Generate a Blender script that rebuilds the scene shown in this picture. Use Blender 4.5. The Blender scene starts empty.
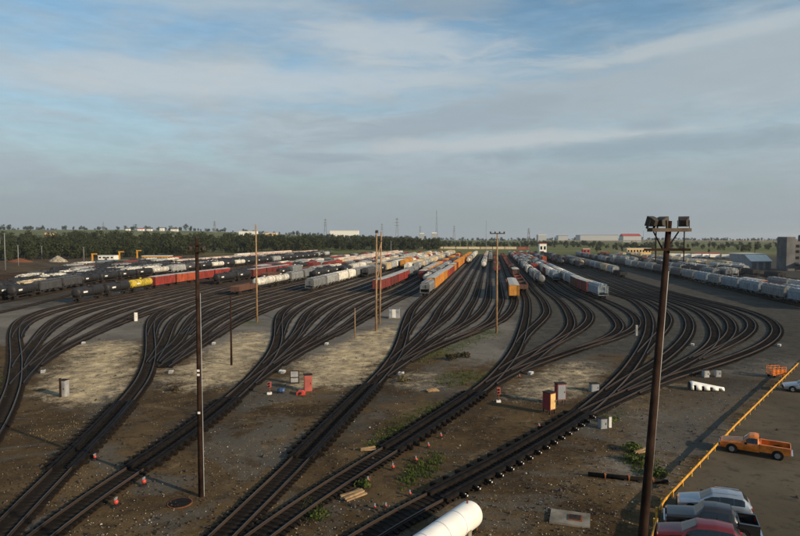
import bpy, math, random
from mathutils import Vector, Matrix, noise

random.seed(11)
SC = bpy.context.scene
COL = SC.collection
R = math.radians
PI = math.pi

# ------------------------------------------------------------------ camera
CAM_H = 19.0
FPX = 600.0
PITCH = math.atan(30 / 600)
cam = bpy.data.cameras.new('camera')
cam.sensor_width = 36
cam.lens = 27.0
cam.clip_start = 0.5
cam.clip_end = 30000
co = bpy.data.objects.new('camera', cam)
COL.objects.link(co)
co.location = (0, 0, CAM_H)
co.rotation_euler = (PI / 2 - PITCH, 0, 0)
SC.camera = co

# ------------------------------------------------------------------ light
SUN_AZ = R(123)          # clockwise from +Y (north of the picture)
SUN_EL = R(19.5)
sun_dir = Vector((math.sin(SUN_AZ) * math.cos(SUN_EL), math.cos(SUN_AZ) * math.cos(SUN_EL), math.sin(SUN_EL)))
sl = bpy.data.lights.new('sun', 'SUN')
sl.energy = 5.0
sl.angle = R(0.6)
sl.color = (1.0, 0.79, 0.55)
so = bpy.data.objects.new('sun', sl)
COL.objects.link(so)
so.rotation_euler = sun_dir.to_track_quat('Z', 'Y').to_euler()
so.location = (0, -30, 80)

SC.view_settings.view_transform = 'Standard'
SC.view_settings.look = 'None'
SC.view_settings.exposure = 0.0
SC.view_settings.gamma = 1.0
SC.view_settings.use_curve_mapping = False


class NT:
    """small helper to wire nodes"""
    def __init__(self, tree):
        self.t = tree
        self.n = tree.nodes
        self.l = tree.links

    def node(self, typ, **kw):
        nd = self.n.new(typ)
        for k, v in kw.items():
            setattr(nd, k, v)
        return nd

    def put(self, sock, v):
        if hasattr(v, 'is_output'):
            self.l.new(v, sock)
        elif isinstance(v, (tuple, list)) and len(v) == 3 and sock.type == 'RGBA':
            sock.default_value = (*v, 1)
        else:
            sock.default_value = v

    def math(self, op, a, b=None, clamp=False):
        m = self.node('ShaderNodeMath', operation=op, use_clamp=clamp)
        self.put(m.inputs[0], a)
        if b is not None:
            self.put(m.inputs[1], b)
        return m.outputs[0]

    def mix(self, f, a, b, blend='MIX'):
        m = self.node('ShaderNodeMix', data_type='RGBA', blend_type=blend)
        self.put(m.inputs[0], f)
        self.put(m.inputs[6], a)
        self.put(m.inputs[7], b)
        return m.outputs[2]

    def noise(self, vec, scale, detail=4, rough=0.55, dist=0.0, col=False):
        m = self.node('ShaderNodeTexNoise')
        if vec is not None:
            self.l.new(vec, m.inputs['Vector'])
        m.inputs['Scale'].default_value = scale
        m.inputs['Detail'].default_value = detail
        m.inputs['Roughness'].default_value = rough
        m.inputs['Distortion'].default_value = dist
        return m.outputs['Color' if col else 'Fac']

    def ramp(self, f, lo, hi, a=0.0, b=1.0):
        m = self.node('ShaderNodeMapRange', interpolation_type='SMOOTHSTEP')
        self.put(m.inputs[0], f)
        m.inputs[1].default_value = lo
        m.inputs[2].default_value = hi
        m.inputs[3].default_value = a
        m.inputs[4].default_value = b
        return m.outputs[0]


# ------------------------------------------------------------------ world
world = bpy.data.worlds.new('World')
SC.world = world
world.use_nodes = True
w = NT(world.node_tree)
w.n.clear()
sky = w.node('ShaderNodeTexSky', sky_type='NISHITA', sun_disc=False)
sky.sun_elevation = SUN_EL
sky.sun_rotation = SUN_AZ
sky.altitude = 100
sky.air_density = 1.3
sky.dust_density = 1.2
sky.ozone_density = 1.6
tc = w.node('ShaderNodeTexCoord')
sep = w.node('ShaderNodeSeparateXYZ')
w.l.new(tc.outputs['Generated'], sep.inputs[0])
X, Y, Z = sep.outputs
zc = w.math('MAXIMUM', Z, 0.0)
zz = w.math('ADD', zc, 0.12)
cxy = w.node('ShaderNodeCombineXYZ')
w.put(cxy.inputs[0], w.math('DIVIDE', X, zz))
w.put(cxy.inputs[1], w.math('DIVIDE', Y, zz))
plane = cxy.outputs[0]
# azimuth / elevation in degrees for the big cloud banks
az = w.math('MULTIPLY', w.math('ARCTAN2', X, Y), 57.2958)
el = w.math('MULTIPLY', w.math('ARCSINE', Z), 57.2958)
cae = w.node('ShaderNodeCombineXYZ')
w.put(cae.inputs[0], w.math('MULTIPLY', az, 0.045))
w.put(cae.inputs[1], w.math('MULTIPLY', el, 0.20))
ae = cae.outputs[0]
n_big = w.noise(ae, 1.0, 6, 0.58, 0.6)
n_mid = w.noise(ae, 3.1, 6, 0.6, 0.8)
n_str = w.noise(plane, 0.55, 7, 0.62, 1.2)
skyc = w.mix(1.0, sky.outputs[0], (0.71, 0.93, 1.05), 'MULTIPLY')
# pale high veil
veil = w.ramp(w.math('ADD', w.math('MULTIPLY', n_str, 0.55), w.math('MULTIPLY', n_big, 0.55)), 0.44, 0.72)
low = w.ramp(el, 22.0, 7.0)                      # more veil towards the horizon
veil = w.math('MULTIPLY', w.math('ADD', w.math('MULTIPLY', veil, 0.85), w.math('MULTIPLY', low, 0.70)), 0.92, clamp=True)
VEIL_C = (3.10, 3.70, 4.10)
c = w.mix(veil, skyc, VEIL_C)


def bank(col, a0, e0, ra, re, colr, strength, tilt=0.0, soft=0.8, rag=1.9):
    """one cloud bank, ragged by noise; a0/e0/ra/re in degrees"""
    da = w.math('SUBTRACT', az, a0)
    de = w.math('SUBTRACT', w.math('SUBTRACT', el, e0), w.math('MULTIPLY', da, tilt))
    qa = w.math('DIVIDE', da, ra)
    qe = w.math('DIVIDE', de, re)
    d = w.math('SQRT', w.math('ADD', w.math('MULTIPLY', qa, qa), w.math('MULTIPLY', qe, qe)))
    d = w.math('ADD', d, w.math('MULTIPLY', w.math('SUBTRACT', n_mid, 0.5), rag))
    f = w.math('MULTIPLY', w.ramp(d, 0.75 + soft / 2, 0.75 - soft / 2), strength)
    return w.mix(f, col, colr)


n_fin = w.noise(ae, 7.5, 6, 0.65, 0.5)
c = w.mix(1.0, c, w.ramp(w.math('ADD', w.math('MULTIPLY', n_fin, 0.5), w.math('MULTIPLY', n_mid, 0.5)), 0.32, 0.68, 0.93, 1.07), 'MULTIPLY')
# dull band at the horizon
hz = w.ramp(el, 10.0, 0.5)
c = w.mix(w.math('MULTIPLY', hz, 0.85), c, (2.30, 2.66, 2.82))
c = bank(c, -14, 14.0, 30, 1.9, (4.15, 4.55, 4.80), 0.65, 0.05, 1.0)       # pale streaks, left
c = bank(c, -22, 20.0, 18, 1.0, (3.6, 4.25, 4.6), 0.45, 0.06, 1.0)
c = bank(c, 0, 17.8, 12, 2.0, (4.15, 4.55, 4.80), 0.65, -0.05, 1.0)
c = bank(c, 27, 13.6, 30, 3.3, (3.05, 3.50, 3.80), 0.8, 0.09, 1.0)       # wide grey bank
c = bank(c, 30, 16.6, 24, 0.8, (3.75, 4.20, 4.40), 0.6, 0.09, 1.0)       # its lit upper edge
c = bank(c, 3, 10.6, 17, 1.6, (2.55, 3.10, 3.55), 0.75, 0.12, 0.9)
c = bank(c, 12, 8.9, 20, 0.9, (3.95, 4.30, 4.45), 0.75, 0.03, 1.0)        # light gap
c = bank(c, 22, 7.9, 17, 1.15, (2.25, 2.85, 3.30), 0.70, 0.02, 0.7, 1.7)  # low dark roll
c = bank(c, 22.5, 9.7, 3.2, 0.6, (2.4, 2.95, 3.4), 0.6, 0.0, 0.8, 1.8)
c = bank(c, -7, 7.5, 4.8, 0.6, (2.35, 2.95, 3.4), 0.6, 0.0, 0.8)
c = bank(c, 22, 6.3, 9, 0.5, (2.9, 3.35, 3.6), 0.5, 0.0, 0.8)
c = bank(c, 3.5, 20.8, 8, 1.3, (2.35, 2.95, 3.45), 0.65, 0.0, 0.9)
c = bank(c, 33, 21.5, 15, 1.4, (2.9, 3.4, 3.8), 0.65, 0.05, 0.9)
bgd = w.node('ShaderNodeBackground')
w.put(bgd.inputs[0], c)
bgd.inputs[1].default_value = 0.132
wo = w.node('ShaderNodeOutputWorld')
w.l.new(bgd.outputs[0], wo.inputs[0])


# ------------------------------------------------------------------ picture <-> ground
def un(px, py, z=0.0):
    """ground point seen at photo pixel (800x536)"""
    u = (px - 400) / FPX
    v = (268 - py) / FPX
    dy = math.cos(PITCH) + v * math.sin(PITCH)
    dz = -math.sin(PITCH) + v * math.cos(PITCH)
    k = (z - CAM_H) / dz
    return Vector((u * k, dy * k, z))


def pr(x, y, z=0.0):
    dz = z - CAM_H
    yc = y * math.cos(PITCH) - dz * math.sin(PITCH)
    zc_ = y * math.sin(PITCH) + dz * math.cos(PITCH)
    if yc < 1:
        return None
    return 400 + FPX * x / yc, 268 - FPX * zc_ / yc


def at(px, py, d):
    """point at picture position (px,py) at forward distance d"""
    return Vector(((px - 400) / FPX * d, d, CAM_H + (238 - py) / FPX * d))


TH = R(8.7)
SV = Vector((math.sin(TH), math.cos(TH)))
TV = Vector((math.cos(TH), -math.sin(TH)))


def st2xy(s, t):
    return SV * s + TV * t


def s_of(p):
    return p[0] * SV[0] + p[1] * SV[1]


def t_of(p):
    return p[0] * TV[0] + p[1] * TV[1]


# ------------------------------------------------------------------ mesh helpers
class MB:
    def __init__(self):
        self.v = []
        self.f = []
        self.mi = []
        self.m = 0

    def add(self, vs, fs):
        b = len(self.v)
        self.v += [tuple(p) for p in vs]
        for f in fs:
            self.f.append(tuple(i + b for i in f))
            self.mi.append(self.m)
        return self

    def box(self, x0, x1, y0, y1, z0, z1, M=None):
        vs = [(x, y, z) for z in (z0, z1) for y in (y0, y1) for x in (x0, x1)]
        if M is not None:
            vs = [M @ Vector(p) for p in vs]
        return self.add(vs, [(0, 2, 3, 1), (4, 5, 7, 6), (0, 1, 5, 4), (2, 6, 7, 3), (0, 4, 6, 2), (1, 3, 7, 5)])

    def tube(self, a, b, r0, r1=None, n=8, caps=True):
        a, b = Vector(a), Vector(b)
        r1 = r0 if r1 is None else r1
        q = (b - a).to_track_quat('Z', 'Y')
        vs = []
        for c_, r in ((a, r0), (b, r1)):
            for i in range(n):
                an = 2 * PI * i / n
                vs.append(c_ + q @ Vector((r * math.cos(an), r * math.sin(an), 0)))
        fs = [(i, (i + 1) % n, n + (i + 1) % n, n + i) for i in range(n)]
        if caps:
            fs += [tuple(range(n - 1, -1, -1)), tuple(range(n, 2 * n))]
        return self.add(vs, fs)

    def loft(self, rings, closed=True, cap=True):
        n = len(rings[0])
        vs = [p for r in rings for p in r]
        fs = []
        for k in range(len(rings) - 1):
            for i in range(n if closed else n - 1):
                j = (i + 1) % n
                fs.append((k * n + i, k * n + j, (k + 1) * n + j, (k + 1) * n + i))
        if cap and closed:
            fs.append(tuple(range(n - 1, -1, -1)))
            fs.append(tuple((len(rings) - 1) * n + i for i in range(n)))
        return self.add(vs, fs)

    def prism(self, poly, h, M=None):
        """poly in xz extruded along y by +-h"""
        a = [Vector((x, -h, z)) for x, z in poly]
        b = [Vector((x, h, z)) for x, z in poly]
        if M is not None:
            a = [M @ p for p in a]
            b = [M @ p for p in b]
        return self.loft([a, b])

    def mesh(self, name, mats, smooth=False):
        me = bpy.data.meshes.new(name)
        me.from_pydata(self.v, [], self.f)
        for m in (mats if isinstance(mats, (list, tuple)) else [mats]):
            me.materials.append(m)
        if any(self.mi):
            me.polygons.foreach_set('material_index', self.mi)
        if smooth:
            me.polygons.foreach_set('use_smooth', [True] * len(me.polygons))
        me.update()
        return me

    def build(self, name, mats, parent=None, smooth=False, loc=None):
        return obj(name, self.mesh(name, mats, smooth), parent, loc)


def obj(name, me, parent=None, loc=None, rz=0.0):
    o = bpy.data.objects.new(name, me)
    COL.objects.link(o)
    if parent is not None:
        o.parent = parent
    if loc is not None:
        o.location = loc
    if rz:
        o.rotation_euler = (0, 0, rz)
    return o


def tag(o, label=None, cat=None, group=None, kind=None):
    if label:
        o['label'] = label
    if cat:
        o['category'] = cat
    if group:
        o['group'] = group
    if kind:
        o['kind'] = kind
    return o


def empty(name, loc, rz=0.0):
    o = obj(name, None, None, loc, rz)
    o.empty_display_size = 0.3
    return o


def shade(o):
    o.data.polygons.foreach_set('use_smooth', [True] * len(o.data.polygons))
    return o


# ------------------------------------------------------------------ materials
def mat(name, color, rough=0.8, var=0.25, scale=3.0, metal=0.0, bump=0.0, second=None, spec=None, coat=0.0, obj_space=True):
    m = bpy.data.materials.new(name)
    m.use_nodes = True
    t = NT(m.node_tree)
    b = t.n['Principled BSDF']
    tcn = t.node('ShaderNodeTexCoord')
    vec = tcn.outputs['Object']
    n1 = t.noise(vec, scale, 5, 0.6)
    dark = tuple(x * (1 - var) for x in color)
    lite = tuple(min(1, x * (1 + var)) for x in color)
    if second:
        dark = second
    cc = t.mix(t.ramp(n1, 0.3, 0.7), dark, lite)
    t.put(b.inputs['Base Color'], cc)
    b.inputs['Roughness'].default_value = rough
    b.inputs['Metallic'].default_value = metal
    if spec is None and rough >= 0.75:
        spec = 0.08
    if spec is not None:
        b.inputs['Specular IOR Level'].default_value = spec
    if coat:
        b.inputs['Coat Weight'].default_value = coat
    if bump:
        bn = t.node('ShaderNodeBump')
        bn.inputs['Strength'].default_value = bump
        bn.inputs['Distance'].default_value = 0.05
        t.l.new(t.noise(vec, scale * 4, 5), bn.inputs['Height'])
        t.l.new(bn.outputs[0], b.inputs['Normal'])
    return m


def paint_mat(name, grime=0.55, rough=0.65):
    """colour comes from the object's own colour; grime, rust streaks and fading on top"""
    m = bpy.data.materials.new(name)
    m.use_nodes = True
    t = NT(m.node_tree)
    b = t.n['Principled BSDF']
    oi = t.node('ShaderNodeObjectInfo')
    tcn = t.node('ShaderNodeTexCoord')
    vec = t.node('ShaderNodeVectorMath', operation='ADD')
    t.l.new(tcn.outputs['Object'], vec.inputs[0])
    cb = t.node('ShaderNodeCombineXYZ')
    t.put(cb.inputs[0], t.math('MULTIPLY', oi.outputs['Random'], 61.0))
    t.put(cb.inputs[1], t.math('MULTIPLY', oi.outputs['Random'], 17.0))
    t.l.new(cb.outputs[0], vec.inputs[1])
    mp = t.node('ShaderNodeMapping')
    mp.inputs['Scale'].default_value = (1.6, 1.6, 0.25)
    t.l.new(vec.outputs[0], mp.inputs[0])
    streak = t.ramp(t.noise(mp.outputs[0], 1.5, 6, 0.65), 0.46, 0.72)
    cloud = t.ramp(t.noise(vec.outputs[0], 0.55, 4, 0.6), 0.25, 0.75, 0.72, 1.12)
    c1 = t.mix(1.0, oi.outputs['Color'], cloud, 'MULTIPLY')
    c2 = t.mix(t.math('MULTIPLY', streak, grime), c1, (0.036, 0.027, 0.020))
    t.put(b.inputs['Base Color'], c2)
    b.inputs['Roughness'].default_value = rough
    return m


M = {}
M['paint'] = paint_mat('car_paint', 0.8)
M['roofpaint'] = paint_mat('roof_paint', 0.35, 0.6)
M['steel'] = mat('dark_steel', (0.030, 0.026, 0.023), 0.75, 0.4, 2.0)
M['rail'] = mat('rail_steel', (0.040, 0.025, 0.016), 0.55, 0.5, 0.10, metal=0.0, spec=0.25, second=(0.013, 0.010, 0.008))
M['railhead'] = mat('polished_rail_head', (0.13, 0.11, 0.095), 0.5, 0.4, 0.12, metal=0.5, second=(0.022, 0.017, 0.013))
M['tie'] = mat('creosoted_wood', (0.020, 0.015, 0.011), 0.9, 0.6, 1.3, bump=0.3)
M['retarder'] = mat('oily_black_steel', (0.012, 0.0095, 0.008), 0.75, 0.5, 2.0)
M['poledark'] = mat('dark_pole_wood', (0.030, 0.017, 0.012), 0.9, 0.5, 1.2, bump=0.4)
M['poletan'] = mat('tan_pole_wood', (0.30, 0.19, 0.105), 0.9, 0.3, 1.2, bump=0.4)
M['concretewood'] = mat('weathered_board', (0.13, 0.10, 0.07), 0.9, 0.3, 2.0)
M['plank'] = mat('pale_timber', (0.28, 0.19, 0.105), 0.85, 0.3, 2.0)
M['galv'] = mat('galvanised_metal', (0.42, 0.43, 0.43), 0.45, 0.2, 1.0, metal=0.4)
M['white'] = mat('white_paint', (0.78, 0.76, 0.70), 0.45, 0.08, 1.0)
M['black'] = mat('black_rubber', (0.012, 0.012, 0.012), 0.8, 0.3, 4.0)
M['glass'] = mat('dark_glass', (0.010, 0.012, 0.014), 0.08, 0.1, 1.0, spec=0.7)
M['lens'] = mat('lamp_glass', (0.30, 0.30, 0.28), 0.15, 0.1, 1.0)
M['yellow'] = mat('yellow_paint', (0.62, 0.32, 0.035), 0.55, 0.25, 3.0, second=(0.40, 0.17, 0.02))
M['red'] = mat('red_paint', (0.50, 0.055, 0.035), 0.5, 0.25, 2.0)
M['redbox'] = mat('faded_red_paint', (0.36, 0.085, 0.065), 0.6, 0.2, 1.0)
M['maroon'] = mat('maroon_paint', (0.20, 0.022, 0.025), 0.55, 0.2, 1.0)
M['cream'] = mat('cream_paint', (0.62, 0.42, 0.16), 0.6, 0.2, 1.0)
M['orange'] = mat('orange_paint', (0.56, 0.155, 0.014), 0.45, 0.3, 2.0, coat=0.2)
M['silver'] = mat('silver_car_paint', (0.30, 0.345, 0.39), 0.28, 0.05, 1.0, metal=0.35, coat=0.5)
M['carblack'] = mat('black_car_paint', (0.022, 0.022, 0.024), 0.3, 0.1, 1.0, coat=0.4)
M['carred'] = mat('dark_red_car_paint', (0.14, 0.013, 0.014), 0.32, 0.1, 1.0, coat=0.4)
M['taillight'] = mat('red_lamp_glass', (0.5, 0.02, 0.015), 0.2, 0.05, 1.0)
M['headlight'] = mat('clear_lamp_glass', (0.7, 0.7, 0.68), 0.15, 0.05, 1.0)
M['chrome'] = mat('chrome', (0.6, 0.6, 0.6), 0.22, 0.1, 1.0, metal=0.9)
M['rim'] = mat('alloy_rim', (0.32, 0.33, 0.34), 0.4, 0.15, 1.0, metal=0.6)
M['concrete'] = mat('weathered_concrete', (0.19, 0.17, 0.135), 0.9, 0.4, 0.6, bump=0.2)
M['darkconc'] = mat('dark_concrete', (0.13, 0.13, 0.13), 0.9, 0.3, 0.15)
M['bluemetal'] = mat('blue_grey_siding', (0.22, 0.24, 0.26), 0.6, 0.12, 0.4)
M['whiteroof'] = mat('white_metal_roof', (0.72, 0.69, 0.60), 0.5, 0.08, 0.4)
M['tanwall'] = mat('tan_wall', (0.60, 0.44, 0.25), 0.8, 0.15, 0.3)
M['redroof'] = mat('red_roof', (0.36, 0.05, 0.04), 0.7, 0.15, 0.3)
M['greyroof'] = mat('grey_roof', (0.14, 0.13, 0.13), 0.8, 0.15, 0.3)
M['latt'] = mat('lattice_steel', (0.20, 0.21, 0.22), 0.6, 0.1, 0.3)
M['stone'] = mat('pale_stone', (0.30, 0.26, 0.20), 0.9, 0.6, 0.8)
M['rust'] = mat('rusty_steel', (0.17, 0.065, 0.03), 0.85, 0.4, 1.5)
M['blue'] = mat('blue_plastic', (0.03, 0.07, 0.16), 0.5, 0.2, 1.0)
M['bark'] = mat('bark', (0.09, 0.065, 0.045), 0.95, 0.3, 3.0)
M['scrap'] = mat('scrap_load', (0.05, 0.04, 0.035), 0.9, 0.6, 2.0, bump=0.5)


def leaf_mat(name, a, b_):
    m = bpy.data.materials.new(name)
    m.use_nodes = True
    t = NT(m.node_tree)
    b = t.n['Principled BSDF']
    g = t.node('ShaderNodeNewGeometry')
    oi = t.node('ShaderNodeObjectInfo')
    n1 = t.noise(g.outputs['Position'], 0.09, 3, 0.6)
    n2 = t.noise(g.outputs['Position'], 1.2, 3, 0.6)
    f = t.math('ADD', t.math('MULTIPLY', n1, 0.65), t.math('MULTIPLY', n2, 0.35))
    c1 = t.mix(t.ramp(f, 0.35, 0.65), a, b_)
    c1 = t.mix(t.math('MULTIPLY', oi.outputs['Random'], 0.35), c1, (0.055, 0.055, 0.018))
    t.put(b.inputs['Base Color'], c1)
    b.inputs['Roughness'].default_value = 0.85
    b.inputs['Specular IOR Level'].default_value = 0.2
    tr = t.node('ShaderNodeBsdfTranslucent')
    t.put(tr.inputs[0], c1)
    ms = t.node('ShaderNodeMixShader')
    ms.inputs[0].default_value = 0.2
    t.l.new(b.outputs[0], ms.inputs[1])
    t.l.new(tr.outputs[0], ms.inputs[2])
    t.l.new(ms.outputs[0], t.n['Material Output'].inputs[0])
    return m


M['leaf'] = leaf_mat('foliage', (0.014, 0.024, 0.008), (0.044, 0.058, 0.019))
M['leafdry'] = leaf_mat('dry_foliage', (0.10, 0.085, 0.035), (0.19, 0.15, 0.06))
M['leafgreen'] = leaf_mat('grass_green', (0.045, 0.075, 0.014), (0.10, 0.12, 0.03))
M['drygrass'] = leaf_mat('dry_grass', (0.20, 0.15, 0.07), (0.36, 0.28, 0.14))

# ballast: dark, oily between the rails
m = bpy.data.materials.new('ballast_gravel')
m.use_nodes = True
t = NT(m.node_tree)
g = t.node('ShaderNodeNewGeometry')
ps = g.outputs['Position']
nb = t.noise(ps, 0.12, 4, 0.6)
nf = t.noise(ps, 4.5, 4, 0.75)
c1 = t.mix(t.ramp(nb, 0.35, 0.65), (0.010, 0.009, 0.008), (0.024, 0.020, 0.016))
c1 = t.mix(t.ramp(nf, 0.56, 0.74), c1, (0.060, 0.050, 0.038))
t.put(t.n['Principled BSDF'].inputs['Base Color'], c1)
t.n['Principled BSDF'].inputs['Roughness'].default_value = 0.95
t.n['Principled BSDF'].inputs['Specular IOR Level'].default_value = 0.05
bn = t.node('ShaderNodeBump')
bn.inputs['Strength'].default_value = 0.8
bn.inputs['Distance'].default_value = 0.08
t.l.new(nf, bn.inputs['Height'])
t.l.new(bn.outputs[0], t.n['Principled BSDF'].inputs['Normal'])
M['ballast'] = m

# ground: soil / dry grass / green / grey gravel mixed by the painted cover weights
m = bpy.data.materials.new('ground_soil')
m.use_nodes = True
t = NT(m.node_tree)
g = t.node('ShaderNodeNewGeometry')
ps = g.outputs['Position']
at_ = t.node('ShaderNodeAttribute', attribute_name='cover')
sp = t.node('ShaderNodeSeparateColor')
t.l.new(at_.outputs['Color'], sp.inputs[0])
nA = t.noise(ps, 0.07, 5, 0.6, 0.5)
nB = t.noise(ps, 0.45, 5, 0.65, 0.4)
nC = t.noise(ps, 2.6, 5, 0.75)
nD = t.noise(ps, 9.0, 4, 0.8)
nH = t.noise(ps, 0.95, 6, 0.78, 0.7)
nI = t.noise(ps, 0.22, 5, 0.7, 1.2)
edge = t.math('MULTIPLY', t.math('SUBTRACT', t.math('ADD', t.math('ADD', t.math('MULTIPLY', nH, 0.35), t.math('MULTIPLY', nI, 0.40)), t.math('MULTIPLY', nC, 0.25)), 0.5), 3.4)


def wgt(s):
    return t.ramp(t.math('ADD', s, t.math('MULTIPLY', edge, t.ramp(s, 0.0, 0.35))), 0.20, 0.95)


soil = t.mix(t.ramp(nA, 0.35, 0.65), (0.052, 0.033, 0.016), (0.118, 0.078, 0.038))
soil = t.mix(t.ramp(nB, 0.45, 0.75), soil, (0.030, 0.023, 0.016))
soil = t.mix(t.ramp(nC, 0.56, 0.72), soil, (0.17, 0.13, 0.08))
nJ = t.noise(ps, 0.055, 6, 0.7, 1.5)
soil = t.mix(t.math('MULTIPLY', t.ramp(nJ, 0.50, 0.62), 0.75), soil, (0.100, 0.092, 0.076))
nK = t.noise(ps, 0.11, 6, 0.72, 2.0)
soil = t.mix(t.math('MULTIPLY', t.ramp(nK, 0.56, 0.70), 0.7), soil, (0.21, 0.150, 0.082))
gold = t.mix(t.ramp(nB, 0.3, 0.7), (0.36, 0.27, 0.145), (0.76, 0.59, 0.34))
gold = t.mix(t.ramp(nC, 0.52, 0.72), gold, (0.20, 0.15, 0.085))
green = t.mix(t.ramp(nC, 0.35, 0.7), (0.045, 0.060, 0.016), (0.11, 0.115, 0.035))
grey = t.mix(t.ramp(nA, 0.35, 0.65), (0.130, 0.116, 0.096), (0.20, 0.178, 0.145))
grey = t.mix(t.ramp(nC, 0.52, 0.75), grey, (0.070, 0.064, 0.056))
cc = t.mix(wgt(sp.outputs[2]), soil, grey)
cinder = t.mix(t.ramp(nB, 0.3, 0.7), (0.046, 0.043, 0.036), (0.075, 0.070, 0.058))  # darker grey ground colour, weighted by the alpha of the cover attribute
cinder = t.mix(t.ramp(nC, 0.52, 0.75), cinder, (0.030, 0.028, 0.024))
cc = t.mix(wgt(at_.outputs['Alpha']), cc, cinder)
cc = t.mix(wgt(sp.outputs[0]), cc, gold)
cc = t.mix(wgt(sp.outputs[1]), cc, green)
# single light stones and dark specks
cc = t.mix(t.ramp(nD, 0.66, 0.74), cc, (0.34, 0.29, 0.21))
cc = t.mix(t.ramp(nD, 0.36, 0.28), cc, (0.045, 0.037, 0.028))
spk = t.ramp(nD, 0.25, 0.75, 0.70, 1.30)
cc = t.mix(1.0, cc, spk, 'MULTIPLY')
# far country side: meadows and dark scrub
sx = t.node('ShaderNodeSeparateXYZ')
t.l.new(ps, sx.inputs[0])
far = t.ramp(sx.outputs[1], 560, 760)
nF = t.noise(ps, 0.004, 4, 0.6, 0.3)
nG = t.noise(ps, 0.02, 4, 0.6)
mead = t.mix(t.ramp(nF, 0.40, 0.62), (0.105, 0.125, 0.040), (0.165, 0.155, 0.070))
mead = t.mix(t.ramp(nG, 0.55, 0.75), mead, (0.050, 0.066, 0.026))
cc = t.mix(far, cc, mead)
bs = t.n['Principled BSDF']
t.put(bs.inputs['Base Color'], cc)
bs.inputs['Roughness'].default_value = 0.95
bs.inputs['Specular IOR Level'].default_value = 0.04
bn = t.node('ShaderNodeBump')
bn.inputs['Strength'].default_value = 0.7
bn.inputs['Distance'].default_value = 0.12
hh = t.math('ADD', t.math('MULTIPLY', nB, 1.2), t.math('MULTIPLY', nC, 0.6))
t.l.new(hh, bn.inputs['Height'])
t.l.new(bn.outputs[0], bs.inputs['Normal'])
M['ground'] = m

# parking lot: worn brown asphalt
m = bpy.data.materials.new('worn_asphalt')
m.use_nodes = True
t = NT(m.node_tree)
g = t.node('ShaderNodeNewGeometry')
ps = g.outputs['Position']
n1 = t.noise(ps, 0.10, 5, 0.6, 0.6)
n2 = t.noise(ps, 0.9, 5, 0.7)
n3 = t.noise(ps, 8, 4, 0.8)
c1 = t.mix(t.ramp(n1, 0.35, 0.65), (0.072, 0.060, 0.040), (0.112, 0.092, 0.062))
c1 = t.mix(t.ramp(n2, 0.50, 0.72), c1, (0.050, 0.043, 0.032))
c1 = t.mix(t.ramp(n3, 0.60, 0.75), c1, (0.15, 0.125, 0.09))
t.put(t.n['Principled BSDF'].inputs['Base Color'], c1)
t.n['Principled BSDF'].inputs['Roughness'].default_value = 0.9
t.n['Principled BSDF'].inputs['Specular IOR Level'].default_value = 0.1
bn = t.node('ShaderNodeBump')
bn.inputs['Strength'].default_value = 0.4
bn.inputs['Distance'].default_value = 0.03
t.l.new(n2, bn.inputs['Height'])
t.l.new(bn.outputs[0], t.n['Principled BSDF'].inputs['Normal'])
M['asphalt'] = m

# ------------------------------------------------------------------ ground
GOLD = [
    ([(70, 345), (110, 338), (146, 345), (145, 370), (120, 398), (92, 407), (60, 402), (33, 394), (48, 368)], 1.0),
    ([(165, 374), (205, 350), (238, 330), (270, 330), (272, 350), (256, 370), (232, 388), (200, 394), (165, 394)], 1.0),
    ([(300, 362), (340, 342), (372, 328), (400, 318), (404, 325), (393, 352), (368, 382), (340, 392), (315, 388), (288, 388)], 1.0),
    ([(400, 374), (425, 370), (452, 378), (445, 392), (405, 398)], 0.75),
    ([(502, 388), (540, 370), (575, 362), (603, 358), (612, 370), (598, 386), (570, 402), (530, 408), (505, 402)], 0.8),
    ([(640, 397), (665, 384), (690, 375), (692, 384), (652, 403), (615, 424), (606, 424), (618, 410)], 0.9),
    ([(478, 495), (500, 490), (516, 505), (505, 515), (485, 520)], 0.8),
    ([(25, 432), (85, 420), (88, 428), (45, 446)], 0.75),
    ([(205, 455), (235, 438), (290, 428), (280, 440), (240, 458), (210, 470)], 0.42),
    ([(118, 536), (135, 515), (160, 490), (170, 488), (150, 515), (130, 536)], 0.55),
    ([(388, 472), (402, 468), (405, 492), (390, 500), (375, 500)], 0.45),
    ([(240, 396), (300, 395), (330, 400), (300, 420), (250, 432), (215, 438)], 0.42),
    ([(520, 505), (560, 500), (590, 520), (580, 536), (530, 536)], 0.45),
    ([(640, 485), (600, 500), (590, 520), (640, 520)], 0.35),
]
GREEN = [
    ([(412, 356), (450, 341), (495, 323), (503, 333), (455, 352), (420, 366)], 0.75),
    ([(450, 370), (492, 371), (480, 383), (435, 387)], 0.7),
    ([(366, 442), (402, 420), (440, 400), (452, 404), (405, 436), (375, 448)], 0.65),
    ([(560, 296), (570, 310), (564, 322), (558, 316)], 0.8),
    ([(584, 312), (594, 316), (590, 330), (580, 332)], 0.8),
    ([(598, 420), (612, 411), (624, 414), (606, 426)], 0.9),
    ([(0, 372), (9, 375), (9, 398), (0, 398)], 0.8),
    ([(424, 458), (444, 452), (440, 468), (400, 492), (398, 478)], 0.6),
    ([(230, 318), (262, 318), (262, 326), (236, 330)], 0.6),
    ([(300, 494), (325, 505), (318, 522), (302, 520)], 0.5),
    ([(10, 314), (30, 310), (28, 318), (14, 320)], 0.6),
    ([(130, 322), (145, 322), (143, 327), (130, 327)], 0.6),
    ([(620, 455), (640, 445), (660, 470), (665, 482), (640, 478)], 0.6),
]
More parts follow.
